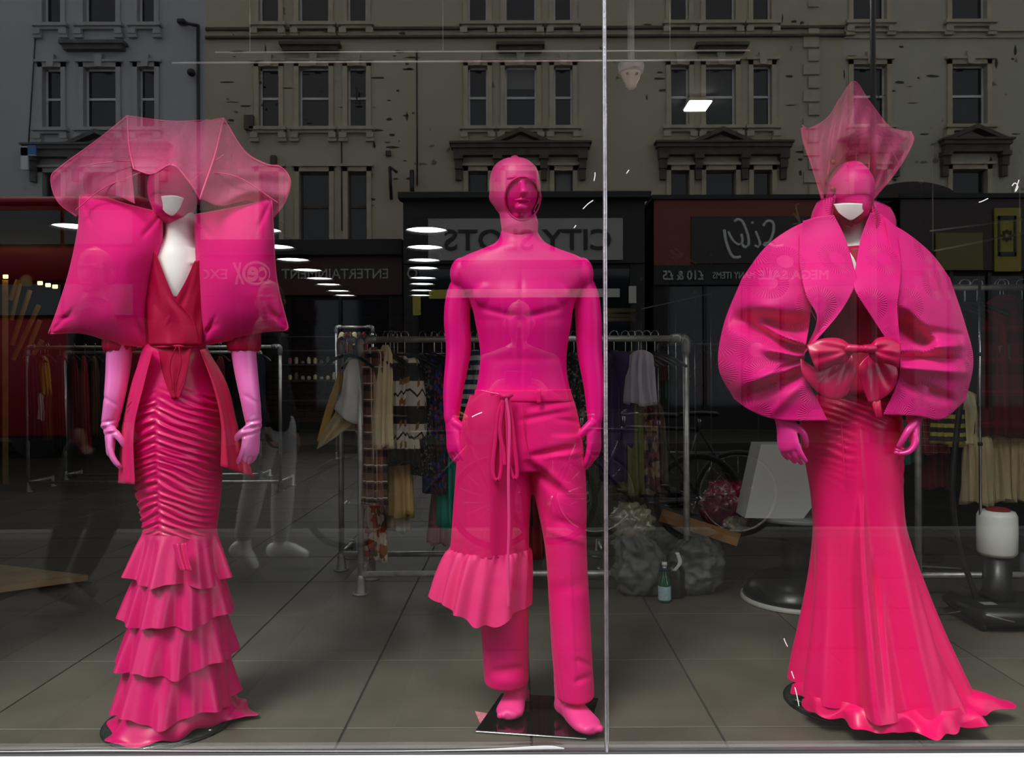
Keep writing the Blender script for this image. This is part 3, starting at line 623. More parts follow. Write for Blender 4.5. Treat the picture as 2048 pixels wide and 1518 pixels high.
# ---- bicycles on the kerb
def torus(c,Rr,r,seg=48,s2=8,ax='y'):
    V=[]
    for i in range(seg):
        a=2*PI*i/seg
        for j in range(s2):
            b=2*PI*j/s2; rr_=Rr+r*math.cos(b); V.append((c[0]+rr_*math.cos(a),c[1]+r*math.sin(b),c[2]+rr_*math.sin(a)))
    V=np.array(V); Fc=[]
    for i in range(seg):
        for j in range(s2): Fc.append((i*s2+j,i*s2+(j+1)%s2,((i+1)%seg)*s2+(j+1)%s2,((i+1)%seg)*s2+j))
    return V,Fc
def bicycle(pxa,pxb,y,label,rim,frame,barc):
    d=-y-CY; xa=(pxa-PX)*d/F; xb=(pxb-PX)*d/F; zc=ZG+.34; s=1 if xb>xa else -1
    b=empty('bicycle',((xa+xb)/2,y,ZG),label,'bicycle')
    for xx in (xa,xb):
        w=obj('wheel',torus((xx,y,zc),.322,.018),K('rubber',None),b); obj('rim',torus((xx,y,zc),.298,.007,48,6),rim,w)
        sp_=[bar((xx,y+.02*(-1)**i,zc),(xx+.3*math.cos(i*PI/8),y,zc+.3*math.sin(i*PI/8)),.0011,seg=4) for i in range(16)]
        h=obj('spokes',join(*sp_),K('chrome',None),w); h['kind']='stuff'; obj('hub',sweep([(xx,y-.05,zc),(xx,y+.05,zc)],.02,cap='flat',sub=1),K('chrome',None),w)
    L=xb-xa; bb=(xa+.42*L,y,zc-.05); st=(xa+.27*L,y,zc+.50); hd=(xa+.80*L,y,zc+.52); hb=(xa+.83*L,y,zc+.42)
    obj('frame',join(bar(bb,st,.016),bar(st,hd,.015),bar(bb,hb,.018),bar(hd,hb,.02),bar((xa,y-.05,zc),bb,.009),bar((xa,y+.05,zc),bb,.009),bar((xa,y-.05,zc),st,.008),bar((xa,y+.05,zc),st,.008)),frame,b)
    obj('fork',join(bar(hb,(xb,y-.05,zc),.012),bar(hb,(xb,y+.05,zc),.012)),frame,b)
    obj('saddle',sweep([(st[0]-s*.13,y,st[2]+.12),(st[0],y,st[2]+.125),(st[0]+s*.14,y,st[2]+.12)],[.07,.05,.02],[.02,.02,.015],axis=(0,1,0)),K('rubber',None),b)
    obj('seat_post',bar(st,(st[0],y,st[2]+.12),.013),K('chrome',None),b)
    obj('handlebar',join(bar(hd,(hd[0],y,hd[2]+.1),.013),sweep([(hd[0]-s*.06,y-.3,hd[2]+.12),(hd[0],y-.1,hd[2]+.1),(hd[0],y+.1,hd[2]+.1),(hd[0]-s*.06,y+.3,hd[2]+.12)],.011,sub=5)),barc,b)
    obj('crankset',join(sweep([(bb[0],y-.03,bb[2]),(bb[0],y-.02,bb[2])],.09,seg=24,cap='flat',sub=1),bar((bb[0],y-.05,bb[2]),(bb[0]+.12,y-.06,bb[2]-.12),.009),bar((bb[0],y+.05,bb[2]),(bb[0]-.12,y+.06,bb[2]+.12),.009),box(bb[0]+.08,bb[0]+.17,y-.14,y-.06,bb[2]-.135,bb[2]-.115),box(bb[0]-.17,bb[0]-.08,y+.06,y+.14,bb[2]+.115,bb[2]+.135)),K('dark_metal',None),b)
    return b
darkf=mat('dark_bike_frame',(.015,.016,.02),rough=.4); rimd=K('dark_metal',None); rimw=mat('pale_rim',(.7,.7,.68),rough=.3)
bicycle(695,990,-3.45,'dark bicycle parked behind, its wheels mirrored beside the middle mannequin',rimd,darkf,mat('brass_handlebar',(.4,.3,.06),rough=.4))
bicycle(1395,1105,-3.62,'dark bicycle mirrored over the rubbish bags',rimd,darkf,K('chrome',None))
bicycle(1475,1190,-3.85,'dark bicycle with a pale rear rim mirrored over the white box',rimw,darkf,K('chrome',None))

# ---- people in the street
skin_m=mat('skin',(.24,.14,.10),rough=.5,bump=.2); 
def hand(w,d,s,n,size=1.0,curl=.35,spread=.06,thumb=.5):
    """closed shells of a hand: w wrist, d along the palm, s towards the thumb, n out of the palm"""
    w,d,s,n=[np.array(q_,float) for q_ in (w,d,s,n)]; d/=np.linalg.norm(d); s-=d*np.dot(s,d); s/=np.linalg.norm(s); n=np.cross(d,s)*(1 if np.dot(np.cross(d,s),n)>0 else -1)
    k=size; P=lambda a,b,c: w+(d*a+s*b+n*c)*k
    out=[sweep([P(-.03,0,0),P(.012,0,0),P(.045,.002,.002),P(.082,0,.002),P(.092,0,.002)],np.array([.024,.028,.038,.041,.037])*k,np.array([.019,.018,.017,.014,.012])*k,axis=s,seg=16)]
    for (b,L,r,c_) in ((.031,.070,.0092,.85),(.0105,.079,.0096,1.0),(-.0105,.073,.0092,1.15),(-.030,.057,.0082,1.3)):
        a0=curl*c_*.7; p0=P(.078,b,.001); ang=0; pts=[P(.06,b*.9,0),p0]; sp_=b*spread/.03
        for seg_,fr in enumerate((.46,.31,.23)):
            ang+=a0*(1,1.15,.8)[seg_]; dd=d*math.cos(ang)+n*math.sin(ang)+s*sp_*math.cos(ang); dd/=np.linalg.norm(dd); pts.append(pts[-1]+dd*L*fr*k)
        out.append(sweep(pts,np.array([r,r*1.06,r,r*.92,r*.78])*k,seg=12,sub=4))
    t0=P(.012,.026,.004); t1=P(.042,.046,.010+.012*thumb); t2=P(.070,.054-.008*thumb,.014+.022*thumb); t3=P(.093,.052-.016*thumb,.016+.032*thumb)
    out.append(sweep([P(0,.012,0),t0,t1,t2,t3],np.array([.014,.0155,.0125,.0105,.008])*k,seg=12,sub=4))
    return out
def headshell(c,R=1.0,face=-1,nose=True,ears=True):
    """head about .235 m high centred at c, face towards y*face"""
    c=np.array(c,float); f_=face
    P=lambda x,y,z:c+np.array((x,y*f_,z))*R
    out=[sweep([P(0,-.008,.143),P(0,-.009,.137),P(0,-.010,.122),P(0,-.012,.10),P(0,-.012,.06),P(0,-.006,0),P(0,.006,-.05),P(0,.018,-.09),P(0,.028,-.115)],np.array([.013,.032,.052,.066,.075,.077,.067,.048,.026])*R,np.array([.017,.041,.066,.084,.095,.095,.082,.058,.03])*R,axis=(1,0,0),seg=24,sub=5)]
    if nose:
        out+=[sweep([P(0,.088,.012),P(0,.10,-.012),P(0,.112,-.034),P(0,.098,-.04)],np.array([.010,.011,.015,.012])*R,np.array([.010,.013,.014,.01])*R,seg=10),
          sweep([P(-.022,.088,-.062),P(0,.098,-.062),P(.022,.088,-.062)],np.array([.006,.010,.006])*R,seg=8),
          sweep([P(-.042,.076,.03),P(-.024,.084,.033),P(0,.084,.028),P(.024,.084,.033),P(.042,.076,.03)],np.array([.008,.011,.010,.011,.008])*R,seg=8),
          ellipsoid(P(0,.08,-.09),(.024*R,.02*R,.018*R),12,8)]
        for s_ in ((-1,1) if ears else ()):
            out.append(sweep([P(s_*.076,-.008,.022),P(s_*.084,-.014,.008),P(s_*.078,-.004,-.028)],np.array([.010,.013,.008])*R,np.array([.016,.02,.012])*R,axis=(0,1,0),seg=10))
    return out
def figure(label,hipL,hipR,kneeL,kneeR,ankL,ankR,neck,shL,shR,elL,elR,wrL,wrR,headc,face,toeL,toeR,mats,hands=None,name='person',headface=True):
    top,bot,shoe,hair=mats; A_=[np.array(q_,float) for q_ in (hipL,hipR,kneeL,kneeR,ankL,ankR,neck,shL,shR,elL,elR,wrL,wrR,headc,toeL,toeR)]
    hipL,hipR,kneeL,kneeR,ankL,ankR,neck,shL,shR,elL,elR,wrL,wrR,headc,toeL,toeR=A_
    pel=(hipL+hipR)/2; e=empty(name,(pel[0],pel[1],min(ankL[2],ankR[2])-.08),label,'person')
    bone=lambda a,b,r: sweep([a,(a+b)/2,b],r,seg=14,sub=4)
    body=headshell(headc,1,face,headface)+[sweep([neck-(0,0,.05),neck+(0,0,.07)],.05,sub=1,seg=14)]
    for a,b,c_,n_ in ((shL,elL,wrL,1),(shR,elR,wrR,-1)):
        body+=[bone(a,b,[.05,.046,.04]),bone(b,c_,[.04,.036,.026])]
        dd=(c_-b)/np.linalg.norm(c_-b); hd_=hands[0 if n_==1 else 1] if hands else ((0,-face*-1,0),(n_,0,0)); body+=hand(c_+dd*.01,dd,hd_[0],hd_[1],1.0,.5)
    body+=[sweep([neck-(0,0,.03),neck*.75+pel*.25,pel],[.12,.14,.13],[.08,.1,.09],axis=shR-shL)]
    obj('body',organic(body,.006,4),skin_m,e)
    tr=[bone(hipL,kneeL,[.102,.095,.075]),bone(kneeL,ankL+(0,0,.05),[.075,.072,.058]),bone(hipR,kneeR,[.102,.095,.075]),bone(kneeR,ankR+(0,0,.05),[.075,.072,.058]),sweep([hipL+(0,0,.0),pel+(0,0,.03),hipR],[.10,.11,.10],seg=14),sweep([pel+(0,0,.02),pel+(0,0,.12)],[.15,.14],[.105,.1],axis=shR-shL,sub=3)]
    obj('trousers',organic(tr,.009,5),bot,e)
    j=[sweep([pel+(0,0,.04),pel*.6+neck*.4,pel*.2+neck*.8,neck-(0,0,.03)],[.165,.165,.185,.09],[.12,.125,.125,.075],axis=shR-shL,seg=20),sweep([shL,neck-(0,0,.05),shR],[.062,.09,.062],seg=14),
       bone(shL,elL,[.066,.058,.052]),bone(elL,wrL*.95+elL*.05,[.052,.046,.038]),bone(shR,elR,[.066,.058,.052]),bone(elR,wrR*.95+elR*.05,[.052,.046,.038])]
    obj('jacket',organic(j,.009,5),top,e)
    for a,t_ in ((ankL,toeL),(ankR,toeR)):
        h=(a-t_); h[2]=0; h/=np.linalg.norm(h)+1e-9; hl=a+h*.05-(0,0,.045); m_=(a+t_)/2
        o_=obj('shoe',organic([sweep([hl,(hl+t_)/2+(0,0,.015),t_],[.044,.052,.046],[.052,.055,.036],axis=(h[1],-h[0],0.001),seg=14),sweep([a-(0,0,.04),a+(0,0,.03)],[.045,.042],sub=2)],.006,4),shoe,e)
    hc=headc+np.array((0,-.02*face,.02)); 
    hv,hf=ellipsoid(hc,(.088,.108,.125),24,16); hv=np.array(hv)
    keep=[q_ for q_ in hf if not (np.mean([ (hv[i][1]-hc[1])*face for i in q_])>.045 and np.mean([hv[i][2] for i in q_])<hc[2]+.07) and np.mean([hv[i][2] for i in q_])>hc[2]-.075]
    obj('hair',(hv,keep),hair,e)
    return e
jeans=mat('grey_jeans',(.6,.6,.6),rough=.8,var=.2,vscale=12); blk=mat('black_clothes',(.012,.012,.013),rough=.8); wsh=mat('white_trainers',(.92,.92,.9),rough=.5); hairm=mat('dark_hair',(.02,.014,.01),rough=.5)
y=-2.83; Q=lambda px,py,dy=0: R(px,py,y+dy)
figure('pedestrian in grey jeans and white trainers walking by, mirrored beside the frilled gown',Q(528,850,.07),Q(560,850,-.07),Q(510,965,.08),Q(566,970,-.08),Q(487,1082,.09),Q(560,1085,-.09),Q(535,645),Q(535,672,.19),Q(535,672,-.19),Q(505,765,.25),Q(565,765,-.25),Q(530,850,.25),Q(590,862,-.25),Q(540,605),1,
  Q(505,1128,.09),Q(606,1108,-.09),(blk,jeans,wsh,hairm))
y=-2.06
figure('pedestrian in loose black trousers and sandals mirrored on the left',Q(170,900,.07),Q(200,900,-.07),Q(150,1010,.1),Q(215,1030,-.08),Q(110,1150,.1),Q(160,1160,-.08),Q(190,600),Q(185,630,.19),Q(190,630,-.19),Q(150,740,.24),Q(220,740,-.24),Q(160,850,.24),Q(255,840,-.22),Q(190,545),1,
  Q(165,1200,.1),Q(150,1206,-.08),(blk,blk,mat('tan_sandals',(.06,.05,.04),rough=.6),hairm))
# the photographer, standing behind the camera with a phone held up
y=-2.62; x0=.0
Pn=lambda x,yy,z: np.array((x,yy,z))
gr=mat('charcoal_jacket',(.035,.035,.04),rough=.7)
figure('photographer in dark clothes holding up a phone, faintly mirrored on the middle chest',Pn(-.09,y,.72),Pn(.09,y,.72),Pn(-.10,y+.02,.32),Pn(.10,y+.02,.32),Pn(-.11,y,-.03),Pn(.11,y,-.03),Pn(.01,y,1.30),Pn(-.18,y,1.22),Pn(.20,y,1.22),Pn(-.26,y+.02,.94),Pn(.28,y+.02,.94),Pn(-.16,y+.20,1.03),Pn(.17,y+.20,1.03),Pn(.012,y+.03,1.46),1,
  Pn(-.12,y+.17,-.085),Pn(.12,y+.17,-.085),(gr,blk,K('rubber',None),hairm),hands=(((0,0,1),(1,0,0)),((0,0,1),(-1,0,0))))
ph=obj('phone',box(-.072,.078,CY-.035,CY-.026,CZ-.037,CZ+.037,.003),K('black_plastic',None)); tag(ph,'black phone held up by the photographer','phone')
# ================================================================== THE THREE MANNEQUINS
def proj(V):
    d=V[:,1]-CY; dx=V[:,0]*F/d; dy=(CZ-V[:,2])*F/d; c,s=math.cos(ROLL),math.sin(ROLL)
    return PX+dx*c+dy*s, PY-dx*s+dy*c
def displace(vf,fn,yc):
    V=vf[0].copy(); px,py=proj(V); m=V[:,1]<yc; V[m,1]+=fn(px[m],py[m]); return V,vf[1]
_loft=loft
def loft(rows, fw=.4, **k):              # py measured on the front of the cloth: convert to the ring's own centre height
    out=[]
    for r in rows:
        r=tuple(r); yc,ry=r[3],r[4]; out.append((PY+(r[0]-PY)*S(yc)/S(yc-fw*ry),)+r[1:])
    return _loft(out,**k)
YM=.36
lycra=mat('magenta_lycra',(.80,.0,.215),rough=.42,spec=.25,sheen=.05)
lycra2=mat('reflection_tinted_lycra',(.84,.045,.26),rough=.45,spec=.4,sheen=.2)  # paler than the bodysuit: the glass reflection over the hood put into the colour
cotton=mat('hot_pink_cotton',(.82,.0,.17),rough=.75,spec=.25,sheen=.2,bump=.25,bscale=260)
crepe=mat('raspberry_crepe',(.72,.002,.13),rough=.6,spec=.3,sheen=.2)
satin=mat('crimson_pink_satin',(.86,.0,.135),rough=.36,spec=.45,sheen=.15)
redsat=mat('deep_red_jersey',(.42,.0,.045),rough=.5,spec=.2)
jersey=mat('magenta_jersey',(.74,.0,.14),rough=.34,spec=.5,sheen=.2)
ruf=mat('cerise_ruffle_satin',(.68,.0,.14),rough=.36,spec=.5,sheen=.25)
glove=mat('pink_satin_glove',(.92,.18,.58),rough=.30,spec=.7,sheen=.5)
glove2=mat('hot_pink_glove',(.86,.02,.30),rough=.30,spec=.7,sheen=.4)
pillow=mat('magenta_cushion_cotton',(.80,.004,.20),rough=.8,spec=.2,sheen=.35,bump=.3,bscale=300)
whiteb=mat('white_mannequin_shell',(.99,.98,.97),rough=.5)
maskm=mat('magenta_mask',(.80,.004,.22),rough=.5,sheen=.2)
patent=mat('glossy_red_bow',(.62,.0,.08),rough=.36,spec=.5,coat=.15,bump=.35,bscale=45)
mask_dark=mat('dark_red_chin',(.30,.0,.02),rough=.5)
wire=mat('pink_horsehair_edge',(.86,.05,.25),rough=.5,sheen=.3)
tulle=tulle_mat('pink_organza',(.94,.13,.38),.40); tulle2=tulle_mat('pink_tulle_veil',(.97,.16,.42),.40)
# kimono jacquard: round chrysanthemum motifs with fine rays, embossed
jac=mat('magenta_jacquard',(.78,.0,.21),rough=.6,spec=.35,sheen=.25); nt=NT(jac)
x_,y_,z_=nt.xyz()
vo=nt.N.new('ShaderNodeTexVoronoi'); vo.voronoi_dimensions='2D'; vo.inputs['Scale'].default_value=7.5; vo.inputs['Randomness'].default_value=.75
cb=nt.N.new('ShaderNodeCombineXYZ'); nt.L.new(x_,cb.inputs[0]); nt.L.new(z_,cb.inputs[1]); nt.L.new(cb.outputs[0],vo.inputs['Vector'])
sb=nt.N.new('ShaderNodeVectorMath'); sb.operation='SUBTRACT'; nt.L.new(cb.outputs[0],sb.inputs[0]); nt.L.new(vo.outputs['Position'],sb.inputs[1])
sx=nt.N.new('ShaderNodeSeparateXYZ'); nt.L.new(sb.outputs[0],sx.inputs[0])
ang=nt.f('ARCTAN2',sx.outputs[0],sx.outputs[1]); dist=vo.outputs['Distance']
ray=nt.f('POWER',nt.f('ABSOLUTE',nt.f('SINE',nt.f('MULTIPLY',ang,21.0))),.6)
core=nt.f('LESS_THAN',dist,.14); inr=nt.f('GREATER_THAN',dist,.17)
h=nt.f('ADD',nt.f('MULTIPLY',core,1.0),nt.f('MULTIPLY',inr,nt.f('MULTIPLY',nt.f('LESS_THAN',dist,.40),nt.f('MULTIPLY',ray,.9)))); nt.bump(nt.f('ADD',h,nt.f('MULTIPLY',nt.noise(22,2),.8)),.5,.005)

def flat_patch(top,bot,left,right,yf,nu=26,nv=26,thick=.003,**k): return sheet(coons(top,bot,left,right,nu,nv),yf,thick)
def tubepx(P,y,r,sub=6,seg=8): return sweep([W(a,b,(y(a,b) if callable(y) else y)) for a,b in P],r,sub=sub,seg=seg)
def egg(cx,py0,py1,w,yc,depth,chin=.55):
    h=py1-py0; k=S(yc); P=[];A=[];B=[]
    for v,a,b,dy in ((.004,.09,.09,.01),(.022,.27,.27,.01),(.06,.48,.48,.009),(.16,.74,.74,.005),(.34,.98,.97,0),(.5,1,1,-.002),(.66,.93,.92,-.006),(.80,.76,.78,-.014),(.91,.56,.56,-.016),(.955,.41,.41,-.018),(.985,.24,.24,-.019),(.997,.09,.09,-.019)):
        P.append(W(cx,py0+h*v,yc)+np.array((0,dy,0))); A.append(w/2/k*a); B.append(depth*b)
    return sweep(P,A,B,axis=(1,0,0),seg=40,sub=6)

# ---------------------------------------------------------------- middle: man in a bodysuit
mm=empty('mannequin',(W(1040,755,YM)[0],YM,.0),'male mannequin in magenta bodysuit, balaclava and tied trousers with ruffled half skirt','mannequin')
hd=headshell((0,0,0),1,-1,True,False)
hd=[(np.asarray(v)*np.array((1.0,.93,.76)),f) for v,f in hd]
Mz=Matrix.Rotation(math.radians(15),4,'Z'); hc=W(1031,385,YM)+np.array((0,-.01,0))
hd=[xform((v,f),Matrix.Translation(Vector(hc))@Mz) for v,f in hd]
torso=loft([(440,1006,1074,YM,.052),(462,1002,1076,YM,.055),(482,992,1090,YM,.062),(496,962,1118,YM,.072),(512,924,1160,YM,.078),(535,906,1180,YM,.088),(565,915,1172,YM,.10),(600,940,1150,YM,.118),(650,952,1142,YM,.112),(700,960,1134,YM,.102),(745,958,1134,YM,.097),(790,950,1142,YM,.102),(850,944,1152,YM,.11)],seg=48,sub=4)
arms=[]
for pts,rr,hnd in ((((940,550),(919,590),(914,640),(917,700),(907,775),(903,836)),(.046,.043,.044,.042,.034,.0255),((.10,-.22,-1),(.55,-.8,0),(1,.5,0))),
               (((1148,550),(1171,590),(1177,640),(1179,700),(1188,775),(1190,836)),(.046,.043,.044,.042,.034,.0255),((-.02,-.05,-1),(-.55,-.8,0),(-1,.5,0)))):
    P=[W(a,b,YM+.015-.03*max(0,(b-700)/150)) for a,b in pts]
    arms.append(sweep(P,rr,np.array(rr)*.95,seg=20,sub=5)); arms+=hand(P[-1]+np.array((0,0,-.012)),*hnd,size=1.03,curl=.30,thumb=1.4)
pec=[ellipsoid(W(px,588,YM-.068),(.075,.028,.052)) for px in (992,1094)]+[ellipsoid(W(px,548,YM),(.040,.045,.055)) for px in (924,1163)]
nk=[sweep([hc+np.array((0,.01,-.06)),W(1040,470,YM)],[.054,.057],sub=3,seg=20)]
body=organic(hd+[torso]+arms+pec+nk,.0036,5)
def mbody(px,py):
    d=0*px
    d=d+crease(px,py,(1043,560),(1043,760),5,.004)
    for a,b in (((968,618),(1030,632)),((1118,618),(1056,632))): d=d+crease(px,py,a,b,7,.006)
    for a,b in (((940,640),(1150,636)),((960,720),(1135,716))): d=d+crease(px,py,a,b,10,.002)
    return d
obj('body',displace(body,mbody,YM),lycra,mm)
# balaclava: close shell with an oval face opening
hood=[(np.asarray(v)*np.array((1.085,1.02,.79)),f) for v,f in headshell((0,0,0),1,-1,False)]
hood=[xform(h_,Matrix.Translation(Vector(hc))@Mz) for h_ in hood]+[sweep([hc+np.array((0,.0,-.05)),W(1040,452,YM-.01)],[.056,.062],sub=3,seg=24),ellipsoid(hc+np.array((-.074,.012,-.012)),(.014,.02,.026)),ellipsoid(hc+np.array((.077,.025,-.012)),(.010,.018,.024))]
hv,hf=organic(hood,.004,6); hx,hy=proj(hv)
op=((hx-1045)/35)**2+((hy-397)/43)**2
keep=[q for q in hf if not (min(op[i] for i in q)<1 and hv[q[0]][1]<hc[1]-.02)]
obj('balaclava',(hv,keep),lycra2,mm)
# rolled rim of the opening lying on the hood surface
HX,HY=proj(hv)
def front_y(V,a,b,r=6):
    m=np.where(hv[:,1]<hc[1]-.0)[0]; dd=(HX[m]-a)**2+(HY[m]-b)**2; k=m[np.argsort(dd)[:4]]; return hv[k,1].mean()
rim=[(1045+35.5*math.cos(a),397+43.5*math.sin(a)) for a in np.linspace(0,2*PI,29)]
rp=[W(a,b,front_y(hv,a,b,7)-.0005) for a,b in rim]
v,f=sweep(rp,.0026,sub=2,seg=8,cap='flat'); obj('opening_seam',(v,f),lycra,mm)
for py_,ry_ in ((497,.062),(505,.068)): 
    t=np.linspace(0,2*PI,30); c=W(1041,py_,YM); obj('neck_seam',sweep([(c[0]+(.062+(py_-497)*.001)*math.cos(a),YM+ry_*math.sin(a),c[2]+.006*math.cos(a*2)) for a in t],.0016,sub=1,seg=6),lycra2,mm)
# trousers
legs=[loft([(783,951,1141,YM,.108),(815,942,1152,YM,.116),(870,936,1164,YM,.122),(915,932,1169,YM,.12),(940,934,1168,YM,.112)],seg=64,sub=4),
 loft([(870,934,1060,YM,.112),(930,932,1064,YM,.11),(1000,938,1062,YM+.005,.10),(1100,948,1058,YM+.02,.09),(1260,962,1058,YM+.04,.088),(1358,968,1058,YM+.05,.090),(1370,968,1057,YM+.05,.090)],seg=48,sub=4),
 loft([(870,1036,1165,YM,.112),(930,1050,1170,YM,.11),(1000,1070,1173,YM-.005,.10),(1100,1090,1173,YM-.01,.09),(1200,1097,1178,YM-.01,.088),(1300,1103,1183,YM-.02,.088),(1386,1110,1188,YM-.02,.090),(1398,1110,1188,YM-.02,.090)],seg=48,sub=4)]
tr=organic(legs,.005,5)
def tro(px,py):
    d=0*px
    for a,b,w,am in (((1060,815),(1150,800),7,.008),((1045,840),(1140,822),6,.007),((1110,838),(1168,845),5,.006),((1060,915),(1150,895),8,.014),((1052,918),(1165,905),5,-.006),((1055,925),(1120,985),10,.014),((1075,925),(1150,990),8,-.008),((1060,950),(1098,1040),8,.010),((1110,1040),(1172,1060),9,.006),((1090,1060),(1172,1085),7,-.006),((1100,1180),(1178,1170),14,.004),((1140,1130),(1150,1400),3,-.004),((1152,1320),(1185,1335),6,.006),((1150,1365),(1187,1350),6,.007),((985,1345),(1045,1338),9,.010),((980,1365),(1050,1362),12,-.006),((1150,870),(1170,930),6,.006)):
        d=d+crease(px,py,a,b,w,am)
    return d+vnoise(px,py,.02,2)*.004
obj('trousers',displace(tr,tro,YM+.1),cotton,mm)
obj('waistband',_loft([(779,950,1142,YM,.109),(786,949,1143,YM,.112),(797,947,1146,YM,.115),(802,946,1147,YM,.113)],seg=72,sub=3),cotton,mm)
for px in (1078,985): obj('belt_loop',sheet(coons([(px-4,778),(px+4,778)],[(px-4,808),(px+4,808)],[(px-4,778),(px-4,808)],[(px+4,778),(px+4,808)],4,6),lambda a,b,u,v:YM-.124+0*a+.02*((px-1045)/100)**2,.004),cotton,mm)
obj('fly_seam',tubepx([(1046,805),(1048,860),(1058,915)],YM-.127,.0015),crepe,mm)
# half skirt and its ruffle
def sk(t,v,px,py): return .004*np.cos(9*t+2*v)*v+.006*np.cos(4*t)*v
obj('half_skirt',loft([(790,940,1040,YM-.02,.115),(840,926,1046,YM-.02,.122),(900,918,1050,YM-.01,.122),(1000,912,1052,YM,.118),(1106,906,1054,YM,.113)],seg=96,sub=6,fn=sk,capb=False,capt=False),crepe,mm)
def rf(t,v,px,py):
    return (v**.7)*(.012*np.cos(13*t+.6+1.2*np.sin(3*t))+.008*np.cos(7*t+1))+.004*np.cos(31*t)*np.clip(1-v*2.5,0,1)
def rz(t,v,px,py): return v*(.022*np.cos(t+.25)*-1*-1*0+(-.030*np.exp(-((np.cos(t)-.15)/.5)**2)+.022*np.clip(-np.cos(t),0,1)*1.6+.006*np.cos(13*t)))
obj('ruffle',loft([(1106,902,1058,YM,.118),(1122,894,1060,YM,.126),(1170,880,1058,YM,.145),(1228,868,1054,YM,.16)],seg=200,sub=8,fn=rf,dz=rz,capb=False,capt=False,fw=.7),mat('rose_crepe_ruffle',(.78,.015,.17),rough=.6,sheen=.2),mm)
v,f=sweep([W(904+(1056-904)*(i/24),1108+6*math.sin(i*PI/24),YM-.118*math.sin(PI*i/24)) for i in range(25)],.002,sub=2,seg=6); obj('ruffle_seam',(v,f),crepe,mm)
# tied ribbon
def ribbon(P,y0,w=.009,tw=.0022): return sweep([W(a,b,y0-.004*i%3*.001) for i,(a,b) in enumerate(P)],w,tw,axis=(1,0,0),seg=10,sub=8)
yr=YM-.142
obj('ribbon_loop',ribbon([(1008,795),(996,830),(991,880),(986,925),(988,955),(998,958),(1003,930),(1003,880),(1006,830),(1012,797)],yr,.006),crepe,mm)
obj('ribbon_loop',ribbon([(1014,797),(1022,830),(1028,880),(1033,925),(1034,952),(1027,955),(1018,925),(1016,870),(1013,820),(1012,797)],yr-.004,.006),crepe,mm)
obj('ribbon_tail',ribbon([(1012,795),(1019,850),(1017,950),(1018,1050),(1016,1130),(1017,1212)],yr-.012,.0045),wire,mm)
obj('ribbon_tail',ribbon([(1008,797),(1000,860),(1008,905),(1010,930)],yr-.006,.006),crepe,mm)
obj('ribbon_knot',organic([ellipsoid(W(1011,795,yr-.004),(.014,.009,.012)),sweep([W(1000,789,yr),W(1011,793,yr-.008),W(1024,790,yr)],[.006,.01,.006])],.003,3),crepe,mm)
obj('drawstring',tubepx([(962,781),(985,786),(1010,790)],lambda a,b:YM-.113-.022*((a-955)/55),.0022),glove2,mm)
obj('drawstring_gap',ellipsoid(W(1018,789,YM-.132),(.008,.003,.005)),mask_dark,mm)
# feet
pt=.013
def foot(toe,ank,side):
    T_=G(*toe,pt); a=W(ank[0],ank[1],ank[2]); hl=np.array((a[0],a[1]+.035,pt+.03)); T_[2]=pt+.021
    mid=hl*.45+T_*.55; ax=np.array((-(T_[1]-hl[1]),T_[0]-hl[0],0)); 
    s_=[sweep([hl,hl*.7+T_*.3+(0,0,.012),mid+(0,0,.004),hl*.15+T_*.85,T_],[.032,.036,.043,.046,.036],[.032,.044,.036,.026,.019],axis=ax,seg=18),
        sweep([(hl[0],hl[1]-.025,pt+.05),(a[0],a[1],a[2]),(a[0],a[1],a[2]+.09)],[.032,.03,.034],seg=16)]
    for i in range(5):
        o_=(-2+i)*.0115*side; ax_=ax/np.linalg.norm(ax); s_.append(ellipsoid(T_+ax_*o_+(T_-hl)/np.linalg.norm(T_-hl)*(.012-.004*i),(.0115,.014,.012),10,8))
    return organic(s_,.0038,2)
obj('foot',foot((1016,1441),(1036,1390,YM+.05),1),lycra2,mm); obj('foot',foot((1183,1470),(1128,1408,YM-.02),-1),lycra2,mm)
c4=[G(952,1466),G(1172,1481),G(1197,1402),G(1003,1392)]
bt=[(p[0],p[1],0.0005) for p in c4]+[(p[0],p[1],.010) for p in c4]
obj('base_plate',(np.array(bt),[(3,2,1,0),(4,5,6,7),(0,1,5,4),(1,2,6,5),(2,3,7,6),(3,0,4,7)]),mat('black_mirror_glass',(.006,.005,.006),rough=.03,spec=1.0,coat=1),mm,smooth=False)
obj('plate_edge',sweep([tuple(c4[0]+(0,-.001,.005)),tuple(c4[1]+(0,-.001,.005))],.0028,sub=1,seg=6),K('chrome',None),mm)
obj('ankle_rod',bar(tuple(W(1055,1380,YM+.13)),tuple(G(1055,1402,.01)),.006),lycra,mm)
cd=[G(950,1424),G(985,1430),G(975,1455),G(962,1452)]; 
o=obj('card',(np.array([(p[0],p[1],.001) for p in cd]+[(p[0],p[1],.003) for p in cd]),[(3,2,1,0),(4,5,6,7),(0,1,5,4),(1,2,6,5),(2,3,7,6),(3,0,4,7)]),mat('pink_card',(.75,.25,.32),rough=.5,var=.3,vscale=60),smooth=False); tag(o,'small pink printed card on the floor by the mirrored base plate','card')

